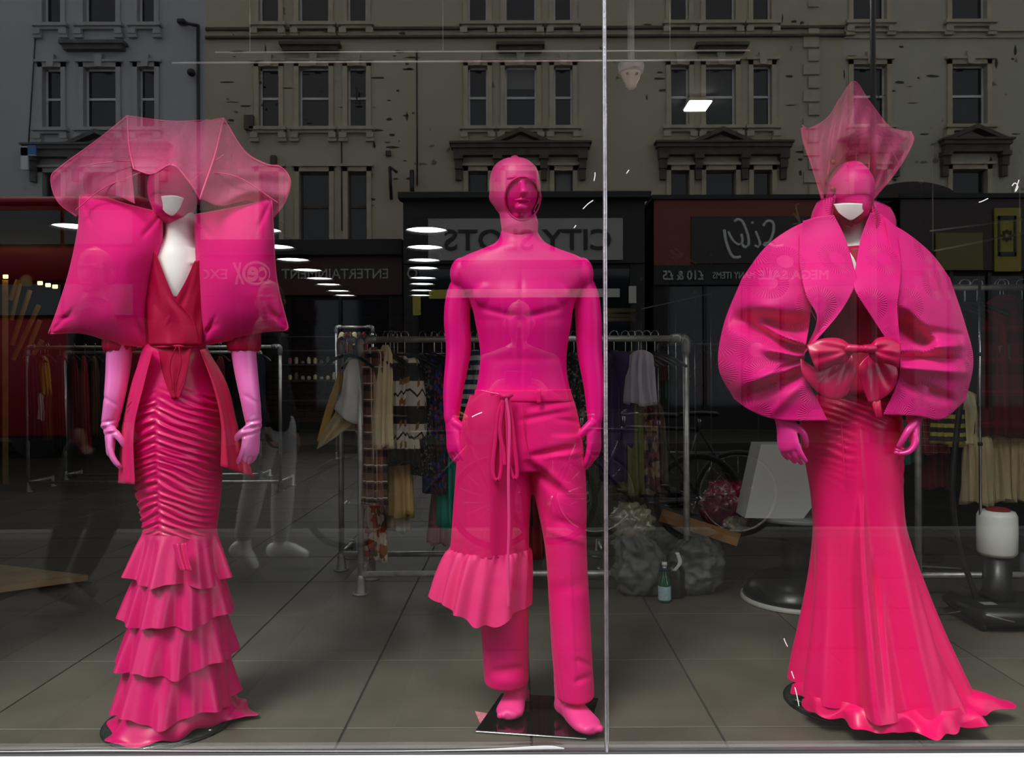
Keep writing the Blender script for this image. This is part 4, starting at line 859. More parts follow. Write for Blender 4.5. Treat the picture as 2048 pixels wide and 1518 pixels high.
# ---------------------------------------------------------------- left: frilled gown, cushions and organza hat
ml=empty('mannequin',(W(352,755,YM)[0],YM,0),'white female mannequin in pink frilled gown with two cushion sleeves and wide organza hat','mannequin')
skin=[loft([(425,335,388,YM,.046),(470,332,389,YM,.05),(492,318,398,YM,.06),(515,300,406,YM,.075),(560,295,408,YM,.088),(620,300,402,YM,.085),(690,303,398,YM,.07)],seg=40,sub=4),egg(347,332,446,84,YM-.012,.082)]
tw=loft([(498,282,415,YM,.06),(530,268,428,YM,.07)],seg=32,sub=3)
obj('body',organic(skin+[tw],.0045,6),whiteb,ml)
fy=lambda px,py,u,v:YM-.094*np.sqrt(np.clip(1-((px-350)/72)**2,.02,1))-.004
hyl=lambda px,py:YM-.012-.006-.089*np.sqrt(np.clip(1-((px-347)/44)**2,.0,1))*np.sqrt(np.clip(1-((py-390)/76)**2,.02,1))
obj('mask',egg(347,325,450,90,YM-.014,.089),maskm,ml)
obj('mouth_panel',sheet(coons([(310,397),(325,392),(350,391),(368,396)],[(324,417),(333,427),(345,432),(355,423)],[(310,397),(316,408),(324,417)],[(368,396),(362,412),(355,423)],20,16),lambda a,b,u,v:YM-.018-.090*np.sqrt(np.clip(1-((a-347)/46)**2,0,1))*np.clip(1-((b-378)/110)**2,0,1)-.004,.004),whiteb,ml)
obj('mask_fastener',ellipsoid(W(391,379,YM-.03),(.012,.008,.012)),mask_dark,ml)
obj('bodice',loft([(596,292,405,YM,.098),(630,293,404,YM,.096),(665,297,401,YM,.086),(697,300,399,YM,.08)],seg=96,sub=6,fn=lambda t,v,px,py:.0035*np.cos(16*t+3*v)*(.3+v),capt=False),redsat,ml)
def pan(px,py,u,v): return fy(px,py,u,v)-.007+.004*np.sin(u*12-v*5)*v+.003*np.sin(u*21+v*3)*v**2+.003*np.sin(v*14+u*6)*v**2
obj('bodice_panel',sheet(coons([(296,505),(311,503)],[(299,690),(402,690)],[(296,505),(293,600),(299,690)],[(311,503),(330,552),(351,598),(386,638),(402,690)],30,40),lambda a,b,u,v:pan(a,b,u,v)-.006,.004),redsat,ml)
obj('bodice_panel',sheet(coons([(389,522),(405,520)],[(305,690),(404,690)],[(389,522),(372,560),(350,598),(322,640),(305,690)],[(405,520),(406,600),(404,690)],30,40),pan,.004),redsat,ml)
obj('waist_cord',tubepx([(296,690),(320,694),(350,692),(380,693),(404,688)],lambda a,b:YM-.02-.09*math.sqrt(max(.02,1-((a-350)/58)**2)),.0045),redsat,ml)
for pts in ([(352,694),(340,730),(345,780)],[(358,694),(362,725),(352,770)]): obj('cord_end',tubepx(pts,YM-.125,.002),redsat,ml)
# ruched skirt
def ruche(t,v,px,py):
    s=np.sin(t); front=np.clip(-s*1.6+.3,0,1)
    x=px-(345+.0*py); ax=np.abs(x); ph=np.where(x<0,py-.26*ax-.0022*ax**2,py-.42*ax-.0005*ax**2)
    nz_=vnoise(px*.5,py,.022,4)*1.4
    on=1/(1+np.exp(-(py-800)/9)); off=1/(1+np.exp((py-1078)/4))
    nz2=vnoise(px*.35+np.where(x<0,500,0),py,.05,9); wv=np.cos(2*PI*ph/14.5+nz_*3.2+nz2*1.8+np.where(x<0,1.7,0))*(.75+nz2*.9)+.35*np.cos(2*PI*ph/8.3+nz_*5); wv=np.sign(wv)*np.abs(wv)**.8
    c=np.exp(-(ax/5)**2)*-.004
    return (wv*.0042*(1-.55*np.exp(-(ax/9)**2))*on*off*(front*.9+.1)+c*on*off)
obj('ruched_skirt',loft([(690,292,410,YM,.082),(715,284,420,YM,.09),(760,273,432,YM,.108),(800,264,442,YM,.118),(850,261,446,YM,.124),(900,264,444,YM,.122),(950,272,441,YM,.116),(1000,281,438,YM,.11),(1050,290,432,YM,.104),(1088,294,427,YM,.10)],seg=240,sub=24,fn=ruche,capt=True,capb=False),jersey,ml)
sky=lambda px,py:YM-.122*np.sqrt(np.clip(1-((px-352)/95)**2,.03,1))
obj('front_gusset',sheet(coons([(316,697),(382,697)],[(343,797),(357,797)],[(316,697),(326,750),(343,797)],[(382,697),(374,750),(357,797)],18,24),lambda a,b,u,v:YM-.094-.022*v-.004+.003*np.cos(u*9),.004),redsat,ml)
def pep(side):
    def g(px,py,u,v):
        o=(1-u) if side<0 else u
        return sky(352+(px-352)*.0+side*(-40-0*px),py)*0+YM-.125+.10*o**1.6+.012*np.cos(o*9)*v+.02*v
    return g
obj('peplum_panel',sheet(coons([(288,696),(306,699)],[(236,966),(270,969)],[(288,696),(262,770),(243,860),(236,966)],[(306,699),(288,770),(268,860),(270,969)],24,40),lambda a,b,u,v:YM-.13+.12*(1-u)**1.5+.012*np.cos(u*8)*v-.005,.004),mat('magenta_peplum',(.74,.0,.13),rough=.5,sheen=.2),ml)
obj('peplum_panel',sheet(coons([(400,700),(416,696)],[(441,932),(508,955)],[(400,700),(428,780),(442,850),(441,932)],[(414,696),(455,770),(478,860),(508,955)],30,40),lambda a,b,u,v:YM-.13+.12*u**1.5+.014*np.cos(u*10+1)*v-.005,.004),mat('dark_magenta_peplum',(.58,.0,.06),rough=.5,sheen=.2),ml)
# five ruffle tiers
tiers=[[(1072,290,430,YM,.103),(1105,284,436,YM,.115),(1178,266,452,YM,.15)],[(1150,284,436,YM,.12),(1200,272,446,YM,.14),(1266,258,456,YM,.165)],[(1240,275,444,YM,.13),(1300,262,452,YM,.155),(1362,250,461,YM,.18)],[(1335,266,448,YM,.145),(1400,254,458,YM,.17),(1458,247,466,YM,.195)]]
for k,T_ in enumerate(tiers):
    ph=k*1.3
    def tf(t,v,px,py,ph=ph): return v*(.013*np.cos(8*t+ph+1.1*np.sin(2*t+ph))+.009*np.cos(15*t+ph*2))
    def tz(t,v,px,py,ph=ph,k=k): return v*(.014*np.cos(t*1.0+2.6)+.010*np.cos(5*t+ph)+(.02*np.clip(np.cos(t),0,1) if k>0 else 0))
    obj('ruffle_tier',loft(T_,seg=168,sub=9,fn=tf,dz=tz,capt=False,capb=False,fw=1),ruf,ml)
def hf(t,v,px,py): return v*(.012*np.cos(6*t+.5)+.008*np.cos(11*t)-.085*np.clip(np.cos(t-.0),0,1)*np.clip(-np.sin(t),0,1)*2*v+.035*np.exp(-((t-0.15)/.3)**2)*v)
def hz(t,v,px,py): return .010*np.cos(9*t)*v**2*0+.012*(1+np.cos(9*t+1))*np.clip(v*1.2-.2,0,1)*.5
obj('hem_train',loft([(1432,262,452,YM,.155),(1470,252,462,YM,.185),(1490,240,474,YM,.20),(1500,228,486,YM,.215)],seg=168,sub=8,fn=hf,dz=hz,capt=False,capb=False,fw=1),ruf,ml)
v,f=flat_patch([(345,1088),(372,1086)],[(360,1140),(384,1142)],[(345,1088),(352,1115),(360,1140)],[(372,1086),(376,1115),(384,1142)],lambda a,b,u,v:YM-.135-.02*v+.006*np.cos(u*9),14,18,.004); obj('ruffle_flounce',(v,f),ruf,ml)
def disc_base(px,py,r,parent):
    p=G(px,py); o=obj('glass_base',sweep([(p[0],p[1],.0008),(p[0],p[1],.008)],r,seg=56,sub=1,cap='flat'),mat('smoked_glass_base',(.03,.032,.034),rough=.08,spec=.8),parent)
    t=np.linspace(0,2*PI,57); obj('base_rim',sweep([(p[0]+r*math.cos(a),p[1]+r*math.sin(a),.005) for a in t],.0042,sub=1,seg=6,cap='flat'),K('black_plastic',None),parent)
disc_base(343,1442,.205,ml)
for pts,hp,sl,lb in ((((240,676),(236,740),(228,800),(219,850)),(( .12,-.22,-1),(.5,-.85,0),(1,.45,0)),(208,268),0),(((484,676),(492,740),(501,800),(508,850)),((-.10,-.18,-1),(-.5,-.85,0),(-1,.45,0)),(456,520),1)):
    P=[W(a,b,YM-.01-.02*(b>760)) for a,b in pts]; rr=[.041,.037,.031,.0255]
    g_=organic([sweep(P,rr,seg=20,sub=5)]+hand(P[-1]+np.array((0,0,-.008)),*hp,size=.92,curl=.36,thumb=1.3),.0034,4)
    wx=pts[-1][0]
    def wr(px,py,wx=wx):
        d=0*px
        for q in range(5): d=d+crease(px,py,(wx-22,846+q*7),(wx+22,838+q*6),2.2,.0035*(-1)**q)
        return d+crease(px,py,(wx-20,790),(wx+16,812),4,.003)
    obj('glove',displace(g_,wr,YM+.05),glove,ml)
    obj('sleeve_cuff',loft([(655,sl[0]+2,sl[1],YM,.05),(690,sl[0],sl[1],YM,.055),(702,sl[0]+3,sl[1]-3,YM,.05)],seg=48,sub=4,fn=lambda t,v,px,py:.002*np.cos(11*t)),redsat,ml)
def cushion(top,bot,left,right,yc,T,seed):
    g=coons(top,bot,left,right,60,60)
    def prof(u,v): 
        a=np.clip(4*u*(1-u),0,1); b=np.clip(4*v*(1-v),0,1); return (a**.42*b**.42)*(.55+.45*np.sqrt(a*b))
    nz_=vnoise(g[:,:,0],g[:,:,1],.02,seed)
    def fr(px,py,u,v):
        d=yc-T*prof(u,v)+nz_*.008*prof(u,v)
        c0=sum(crease(px,py,a,b,w,am) for a,b,w,am in cr_)
        return d+c0
    X0,Y0=g[0,0]; X1,Y1=g[0,-1]; X2,Y2=g[-1,0]; X3,Y3=g[-1,-1]; C0=g[30,30]
    cr_=[((x,y),(x*.62+C0[0]*.38,y*.62+C0[1]*.38),4,.008) for x,y in ((X0,Y0),(X1,Y1),(X2,Y2),(X3,Y3))]+[((X2+8,Y2-26),(X2*.7+C0[0]*.3+12,Y2*.7+C0[1]*.3),4,.006),((X3-8,Y3-24),(X3*.72+C0[0]*.28-10,Y3*.7+C0[1]*.3),4,.006)]
    sh=sheet(g,fr,back=lambda px,py,u,v: yc+.75*T*prof(u,v)+.004)
    edge=list(map(tuple,g[0]))+list(map(tuple,g[1:,-1]))+list(map(tuple,g[-1,::-1][1:]))+list(map(tuple,g[::-1,0][1:]))
    return sh,edge
for nme,args in (('l',([(160,390),(200,392),(250,408),(324,427)],[(98,667),(165,666),(235,686),(296,694)],[(160,390),(157,455),(140,540),(118,612),(98,667)],[(324,427),(322,500),(303,560),(293,630),(296,694)],YM-.05,.10,5)),
                 ('r',([(390,430),(440,421),(490,411),(543,398)],[(402,690),(450,682),(520,664),(577,660)],[(390,430),(393,520),(398,610),(402,690)],[(543,398),(547,470),(553,560),(577,660)],YM-.05,.10,8))):
    sh,edge=cushion(*args); o=obj('cushion_sleeve',sh,pillow,ml)
    obj('piping',sweep([W(a,b,YM-.048) for a,b in edge[::3]+[edge[0]]],.003,sub=2,seg=6),lycra2,o)
# organza hat
hat=obj('organza_hat',sheet(coons([(255,232),(350,243),(447,237)],[(268,338),(305,348),(345,330),(380,366),(400,398)],[(255,232),(258,290),(268,338)],[(447,237),(430,310),(400,398)],40,30),lambda a,b,u,v:YM-.03-.14*v-.02*np.sin(PI*u)*v+.004*np.cos(u*17),.0008),tulle,ml)
def wing(T_,B_,L_,R_,ys,name='hat_panel'):
    return obj(name,sheet(coons(T_,B_,L_,R_,44,34),ys,.0008),tulle,ml)
LT=[(122,334),(200,277),(255,232)]; LL=[(122,334),(103,358),(116,402),(152,432)]; RT=[(447,237),(488,302),(530,328),(562,335)]; RR=[(562,335),(580,362),(570,402),(548,433)]
wing(LT,[(152,432),(190,400),(232,392),(270,408)],LL,[(255,232),(262,320),(270,408)],lambda a,b,u,v:YM-.02-.12*v*u+.006*np.cos(v*14+u*6)-.03*np.sin(PI*v)*(1-u))
wing(RT,[(402,398),(440,412),(500,402),(548,433)],[(447,237),(430,310),(402,398)],RR,lambda a,b,u,v:YM-.02-.12*v*(1-u)+.006*np.cos(v*14+u*8)-.03*np.sin(PI*v)*u)
wing(LT,[(152,432),(200,425),(240,440),(276,452)],LL,[(255,232),(280,330),(276,452)],lambda a,b,u,v:YM+.03+.12*v*u+.006*np.cos(v*11+u*9))
wing(RT,[(398,420),(440,424),(500,420),(548,433)],[(447,237),(420,330),(398,420)],RR,lambda a,b,u,v:YM+.03+.12*v*(1-u)+.006*np.cos(v*11+u*9))
wing([(255,232),(350,243),(447,237)],[(276,440),(346,400),(400,410)],[(255,232),(270,340),(276,440)],[(447,237),(420,330),(400,410)],lambda a,b,u,v:YM+.03+.12*v)
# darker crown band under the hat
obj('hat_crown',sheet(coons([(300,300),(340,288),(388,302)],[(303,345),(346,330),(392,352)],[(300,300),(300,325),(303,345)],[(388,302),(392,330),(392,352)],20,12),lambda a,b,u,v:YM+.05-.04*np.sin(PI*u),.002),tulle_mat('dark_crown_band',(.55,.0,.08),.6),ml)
for P,ys,r in ((LT[::-1]+LL[1:],YM-.02,.0035),(RT+RR[1:],YM-.02,.0035),([(255,232),(350,243),(447,237)],YM-.03,.0022)): obj('hat_edge',tubepx(P,ys,r),wire,ml)
obj('hat_edge',sweep([W(255,232,YM-.03),W(258,290,YM-.1),W(268,338,YM-.17)],.003,sub=6,seg=6),wire,ml)
obj('hat_edge',sweep([W(447,237,YM-.03),W(430,310,YM-.1),W(400,398,YM-.17)],.0035,sub=6,seg=6),wire,ml)
obj('hat_edge',sweep([W(268,338,YM-.17),W(305,348,YM-.185),W(345,330,YM-.19),W(380,366,YM-.185),W(400,398,YM-.17)],.0028,sub=6,seg=6),wire,ml)
for P in ([(152,420),(210,375),(300,338)],[(175,330),(250,322),(330,330)],[(380,345),(470,352),(555,405)],[(380,366),(415,335),(447,310)]): obj('hat_edge',tubepx(P,YM-.1,.0018),wire,ml)

# ---------------------------------------------------------------- right: kimono jacket, satin gown and tulle headpiece
mr=empty('mannequin',(W(1700,755,YM)[0],YM,0),'white female mannequin in magenta balloon-sleeved kimono jacket, red bow and satin gown','mannequin')
obj('body',organic([loft([(430,1680,1728,YM+.01,.045),(480,1678,1732,YM+.01,.048),(505,1655,1755,YM,.065),(540,1640,1770,YM,.085),(600,1645,1765,YM,.085)],seg=36,sub=4),egg(1700,330,452,84,YM-.012,.082)],.0045,6),mat('grey_white_shell',(.92,.90,.88),rough=.45),mr)
obj('mask',egg(1699,324,453,87,YM-.015,.090),maskm,mr)
obj('mask_chin',sheet(coons([(1662,408),(1700,404),(1739,408)],[(1678,438),(1701,452),(1724,438)],[(1662,408),(1667,424),(1678,438)],[(1739,408),(1735,424),(1724,438)],22,14),lambda a,b,u,v:YM-.016-.086*np.sqrt(np.clip(1-((a-1700)/47)**2,0,1))*np.clip(1-((b-375)/125)**2,0,1)-.003,.01),mask_dark,mr)
obj('mouth_panel',sheet(coons([(1667,408),(1700,406),(1734,408)],[(1688,434),(1701,441),(1714,434)],[(1667,408),(1676,424),(1688,434)],[(1734,408),(1726,424),(1714,434)],24,14),lambda a,b,u,v:YM-.02-.086*np.sqrt(np.clip(1-((a-1700)/47)**2,0,1))*np.clip(1-((b-375)/125)**2,0,1)-.0095,.004),whiteb,mr)
for a,b in ((1666,378),(1667,324)): obj('mask_stud',ellipsoid(W(a,b,YM-.06),(.009,.005,.009)),mask_dark,mr)
obj('inner_bodice',loft([(495,1672,1738,YM,.07),(540,1660,1755,YM,.088),(600,1652,1770,YM,.095),(690,1650,1790,YM,.095),(760,1635,1790,YM,.1)],seg=48,sub=5),redsat,mr)
def smooth01(x): x=np.clip(x,0,1); return x*x*(3-2*x)
crL=[((1622,655),(1470,640),22,.075),((1598,686),(1520,648),7,-.05),((1608,700),(1500,655),12,.045),((1605,712),(1530,700),7,-.035),((1612,716),(1555,740),6,.03),((1608,722),(1500,765),11,-.03),((1605,745),(1480,800),15,.045),((1590,640),(1510,610),16,-.012),((1615,690),(1545,668),6,-.03),((1600,770),(1540,830),10,-.010)]
crR=[((1792,640),(1850,700),26,.07),((1797,640),(1870,700),14,.03),((1800,700),(1925,690),9,-.035),((1800,715),(1915,718),7,.04),((1802,735),(1930,745),10,-.035),((1802,762),(1905,800),10,.035),((1790,600),(1860,660),10,-.01),((1850,660),(1925,670),7,.016)]
def kim(top,bot,left,right,side,crs,seed):
    g=coons(top,bot,left,right,110,110)
    nz_=vnoise(g[::2,::2,0],g[::2,::2,1],.012,seed); nz_=np.repeat(np.repeat(nz_,2,0),2,1)[:110,:110]
    def fr(px,py,u,v):
        o=(u if side<0 else 1-u)              # 0 outer .. 1 inner
        pr=1-(1-np.clip(o,0,1))**2.4; tp=smooth01(v*2.2+.12)
        b=YM-.02-.175*pr*(.35+.65*tp)
        return b+nz_*.02*pr+sum(crease(px,py,a,c,w,am) for a,c,w,am in crs)*smooth01(o*8)
    def bk(px,py,u,v):
        o=(u if side<0 else 1-u); pr=(1-(1-o)**2.4); return YM+.03+.10*pr*smooth01(v*3)
    return sheet(g,fr,back=bk)
obj('kimono_sleeve',kim([(1484,556),(1530,495),(1585,455),(1650,430)],[(1468,798),(1505,823),(1560,840),(1656,842)],[(1484,556),(1447,650),(1437,735),(1468,798)],[(1650,430),(1632,520),(1620,640),(1610,705),(1612,750),(1656,842)],-1,crL,11),jac,mr)
obj('kimono_sleeve',kim([(1770,440),(1820,470),(1866,510),(1900,556)],[(1766,830),(1830,832),(1885,838),(1932,800)],[(1770,440),(1788,540),(1796,640),(1800,705),(1796,760),(1766,830)],[(1900,556),(1928,640),(1947,720),(1932,800)],1,crR,12),jac,mr)
lap=lambda y0,y1:(lambda a,b,u,v:y0+(y1-y0)*smooth01(v*1.7)+.006*np.sin(v*7+u*4))
obj('lapel',sheet(coons([(1606,442),(1640,432),(1668,430)],[(1604,712),(1608,708),(1613,702)],[(1606,442),(1597,520),(1612,590),(1634,640),(1604,712)],[(1668,430),(1690,475),(1708,535),(1712,565),(1680,625),(1613,702)],44,70),lap(YM-.085,YM-.235),.02),jac,mr)
obj('lapel',sheet(coons([(1741,425),(1765,430),(1790,452)],[(1795,712),(1798,712),(1802,708)],[(1741,425),(1722,475),(1711,535),(1708,575),(1742,632),(1795,712)],[(1790,452),(1803,530),(1795,610),(1797,650),(1802,708)],44,70),lap(YM-.08,YM-.23),.02),jac,mr)
obj('lapel_seam',tubepx([(1598,470),(1599,530),(1614,600),(1632,640)],YM-.205,.0012),crepe,mr); obj('lapel_seam',tubepx([(1795,475),(1802,530),(1796,610),(1797,680)],YM-.20,.0012),crepe,mr)
# standing collar, an open C round the neck
V=[];nu_,nv_=60,14
for i in range(nv_):
    v=i/(nv_-1)
    for j in range(nu_):
        a=math.radians(-58+j/(nu_-1)*296); top_=398+10*math.cos(a*2)+(-4 if math.cos(a)<0 else 6); py_=top_+(462-top_)*v; rx_=(73+v*12+6*math.sin(PI*v)); ry_=.085+.02*v
        c=W(1707+rx_*math.cos(a),py_,YM+ry_*math.sin(a)); V.append(c)
V=np.array(V); ctr=np.array((W(1707,430,YM)[0],YM,0)); D=V-ctr; D[:,2]=0; D/=np.linalg.norm(D,axis=1)[:,None]; V2=V-D*.012; n=len(V)
Fc=grid_faces(nv_,nu_,False)+grid_faces(nv_,nu_,False,n,True)
rimi=[j for j in range(nu_)]+[i*nu_+nu_-1 for i in range(1,nv_)]+[(nv_-1)*nu_+j for j in range(nu_-2,-1,-1)]+[i*nu_ for i in range(nv_-2,0,-1)]
Fc+=[(a,b,b+n,a+n) for a,b in zip(rimi,rimi[1:]+rimi[:1])]
obj('standing_collar',(np.vstack([V,V2]),Fc),jac,mr)
# bow
def puff(top,bot,left,right,y0,T,nme='bow_loop'):
    g=coons(top,bot,left,right,30,26)
    def fr(a,b,u,v): return y0-T*(.5+.5*np.sin(PI*u))*np.sin(PI*v)**.7+.002*np.cos(u*9+v*4)+sum(crease(a,b,(1702,700),q,3.5,.007,9) for q in ((1630,690),(1622,720),(1640,765),(1675,795)))+sum(crease(a,b,(1741,700),q,3.5,.007,9) for q in ((1795,690),(1797,715),(1780,775),(1750,800)))
    return obj(nme,sheet(g,fr,back=lambda a,b,u,v:fr(a,b,u,v)+.007),patent,mr)
puff([(1613,690),(1645,677),(1680,677),(1704,692)],[(1633,742),(1660,733),(1690,726),(1706,706)],[(1613,690),(1622,715),(1633,742)],[(1704,692),(1705,699),(1706,706)],YM-.245,.026)
puff([(1738,692),(1755,676),(1780,675),(1801,688)],[(1738,712),(1752,726),(1775,728),(1798,736)],[(1738,692),(1737,702),(1738,712)],[(1801,688),(1801,710),(1798,736)],YM-.245,.026)
puff([(1600,716),(1640,738),(1672,728),(1702,704)],[(1622,772),(1645,792),(1672,800),(1694,790)],[(1600,716),(1604,745),(1622,772)],[(1702,704),(1713,745),(1694,790)],YM-.205,.012,'bow_tail')
puff([(1741,706),(1755,722),(1778,724),(1794,735)],[(1737,806),(1755,802),(1778,788),(1792,770)],[(1741,706),(1716,740),(1737,806)],[(1794,735),(1796,750),(1792,770)],YM-.205,.012,'bow_tail')
puff([(1742,800),(1760,796)],[(1753,836),(1765,834)],[(1742,800),(1747,820),(1753,836)],[(1760,796),(1763,815),(1765,834)],YM-.2,.006,'bow_tail')
obj('bow_knot',organic([sweep([W(1697,697,YM-.26),W(1722,698,YM-.27),W(1745,697,YM-.26)],[.014,.013,.014],seg=18)],.003,2),patent,mr)
obj('sash',loft([(700,1640,1795,YM,.13),(740,1632,1796,YM,.14),(790,1628,1796,YM,.145)],seg=64,sub=4),redsat,mr)
# gown
def gown(t,v,px,py):
    s=np.sin(t); fr=np.clip(-s+.2,0,1); low=smooth01((py-1010)/380)
    d=low*(.028*np.cos(7*t+.6)+.016*np.cos(11*t+2.2))*(.5+.5*v)
    hip=np.exp(-((py-880)/55)**2); left=smooth01((1690-px)/30)
    d=d+hip*left*fr*.0035*np.cos((py-.0-.35*(px-1600))*2*PI/15+vnoise(px,py,.03,3)*3)
    right=smooth01((px-1760)/30); d=d+np.exp(-((py-900)/50)**2)*right*fr*.004*np.cos((py+.9*(px-1760))*2*PI/26)
    top=np.exp(-((py-815)/28)**2); d=d+top*fr*.005*np.cos((py-.42*(px-1650))*2*PI/13)
    d=d-fr*sum(crease(px,py,a,b,w,am,w2) for a,b,w,am,w2 in (((1690,1000),(1694,1430),7,-.030,16),((1712,1120),(1712,1370),6,.022,10),((1760,1050),(1800,1440),12,-.010,26),((1800,1080),(1860,1440),8,.014,16),((1650,1060),(1645,1420),7,.008,14),((1682,850),(1690,960),4,-.006,5)))
    return d
def gz(t,v,px,py): return 0*t
obj('satin_gown',loft([(786,1630,1786,YM,.115),(815,1614,1795,YM,.125),(850,1604,1799,YM,.13),(900,1607,1801,YM,.13),(950,1617,1800,YM,.128),(1000,1625,1800,YM,.125),(1050,1629,1804,YM,.125),(1100,1630,1814,YM,.13),(1200,1626,1840,YM,.15),(1300,1618,1868,YM,.175),(1390,1608,1898,YM,.20),(1440,1604,1915,YM,.215)],seg=260,sub=10,fn=gown,capb=False,fw=1),satin,mr)
def trf(t,v,px,py): return v*(.018*np.cos(9*t+.4)+.010*np.cos(17*t+1))+.10*v*np.exp(-((np.mod(t+.12+PI,2*PI)-PI)/.22)**2)+.02*np.cos(7*t+.6)*(1-v)
def trz(t,v,px,py): return .012*(1+np.cos(12*t+1.0+v*3))*np.sin(PI*np.clip(v,0,1))+.004*(1+np.cos(23*t))*v
obj('gown_train',loft([(1425,1606,1908,YM,.21),(1445,1604,1920,YM,.222),(1458,1602,1932,YM,.232),(1466,1600,1940,YM,.24),(1474,1600,1945,YM,.25)],seg=260,sub=6,fn=trf,dz=trz,capt=False,capb=False,fw=1),satin,mr)
obj('gown_seam',tubepx([(1682,845),(1686,900),(1690,962)],YM-.131,.0018),satin,mr)
disc_base(1690,1405,.20,mr)
for pts,hp,c_ in ((((1560,760),(1562,810),(1566,842)),((.18,-.15,-1),(.65,-.75,0),(1,.5,0)),.35),(((1838,760),(1834,805),(1828,838)),((-.05,-.2,-1),(-.35,-.9,0),(-1,.25,0)),.85)):
    P=[W(a,b,YM-.12) for a,b in pts]; rr=[.034,.028,.024]
    obj('gloved_hand',organic([sweep(P,rr,seg=18,sub=5)]+hand(P[-1]+np.array((0,0,-.004)),*hp,size=.92,curl=c_,thumb=1.2),.0034,4),glove2,mr)
# tulle headpiece
TP=[(1604,250),(1618,257),(1655,236),(1680,198),(1708,163),(1735,198),(1775,250),(1800,261),(1820,264)]
TLf=[(1604,250),(1625,330),(1645,400)]; TRt=[(1820,264),(1822,285),(1790,342),(1744,398)]
pl_=lambda u,v:.010*np.cos(u*44+3*np.sin(v*3))*(.4+.6*(1-v))
o=obj('tulle_headpiece',sheet(coons(TP,[(1645,400),(1668,350),(1700,335),(1730,350),(1744,398)],TLf,TRt,130,40),lambda a,b,u,v:YM+.03+.10*np.sin(PI*u)*np.sin(PI*np.clip(v,0,1))+pl_(u,v),.0008),tulle2,mr)
obj('tulle_headpiece',sheet(coons(TP,[(1645,400),(1656,350),(1700,322),(1742,350),(1744,398)],TLf,TRt,130,40),lambda a,b,u,v:YM-.02-.09*np.sin(PI*u)*np.sin(PI*np.clip(v,0,1))**.8+pl_(u+.1,v),.0008),tulle2,mr)
obj('headpiece_edge',sweep([W(a,b,YM) for a,b in [(1606,256),(1612,285),(1628,335),(1646,400)]],[.008,.010,.0075,.006],[.003]*4,sub=6,seg=8),wire,mr); obj('headpiece_edge',sweep([W(a,b,YM) for a,b in TRt],[.006,.008,.007,.006],[.003]*4,sub=6,seg=8),wire,mr); obj('headpiece_edge',tubepx(TP,YM,.0022,sub=8),wire,mr)
for P in ([(1710,170),(1715,240),(1712,320)],[(1700,172),(1672,250),(1655,350)],[(1722,185),(1760,260),(1800,330)],[(1712,175),(1735,260),(1738,340)]): obj('tulle_pleat',tubepx(P,YM-.06,.0016),tulle2,mr)
obj('crown_knot',organic([ellipsoid(W(1728,302,YM+.01),(.05,.04,.042)),ellipsoid(W(1700,312,YM),(.04,.04,.025)),ellipsoid(W(1745,320,YM+.02),(.03,.03,.04))],.005,3),tulle_mat('deep_magenta_tulle',(.5,.0,.10),.65),mr)
# ================================================================== RACKS, CLOTHES AND THE REST OF THE SHOP
steel=mat('galvanised_tube',(.72,.72,.70),rough=.42,metal=.7,var=.25,vscale=20,bump=.2,bscale=120); cast=mat('cast_fitting',(.38,.38,.38),rough=.5,metal=.7,bump=.4,bscale=80)
def rack(label,pl,pr,y0,zt,zb,dy=.5,low=True,group='pipe garment racks'):
    """two posts with floor flanges at each end, one hanging rail and one low rail"""
    e=empty('garment_rack',((pl+pr)/2,y0,0),label,'clothes rail',group)
    obj('hanging_rail',bar((pl,y0,zt),(pr,y0,zt),.0165,seg=12),steel,e)
    if low: obj('low_rail',bar((pl,y0,zb),(pr,y0,zb),.0155,seg=12),steel,e)
    for x in (pl,pr):
        obj('post',bar((x,y0,.1),(x,y0,zt-.03),.0165,seg=12),steel,e)
        sgn=1 if x==pl else -1
        obj('elbow_joint',sweep([(x,y0,zt-.07),(x,y0,zt-.02),(x+sgn*.02,y0,zt),(x+sgn*.07,y0,zt)],[.024,.026,.026,.024],seg=12),cast,e)
        f_=obj('foot',sweep([(x,y0,0.001),(x,y0,.008)],.045,seg=20,sub=1,cap='flat'),cast,e)
        obj('foot_socket',sweep([(x,y0,.006),(x,y0,.04),(x,y0,.085)],[.032,.025,.021],seg=14),cast,f_)
        obj('cross_bar',bar((x,y0,zb),(x,y0+dy,zb),.0145),steel,e)
        obj('rear_foot',sweep([(x,y0+dy,.001),(x,y0+dy,.008),(x,y0+dy,.01),(x,y0+dy,zb+.02)],[.045,.045,.026,.022],seg=14,sub=1,cap='flat'),cast,e)
    return e
yA=G(722,1188)[1]; xA=W(722,1188,yA)[0]; yB_=G(680,1140)[1]; xB=W(683,1140,yB_)[0]
zA=W(740,679,yA)[2]; xR=W(1372,690,yA)[0]
rack('silver pipe clothes rail nearest the window, behind the middle mannequin',xA,xR,yA,zA,W(740,1148,yA)[2],dy=.3)
zB=W(690,680,yB_)[2]
rack('second silver pipe clothes rail standing just behind the front rail',xB,xB+1.55,yB_,zB,W(690,1108,yB_)[2],dy=.3)

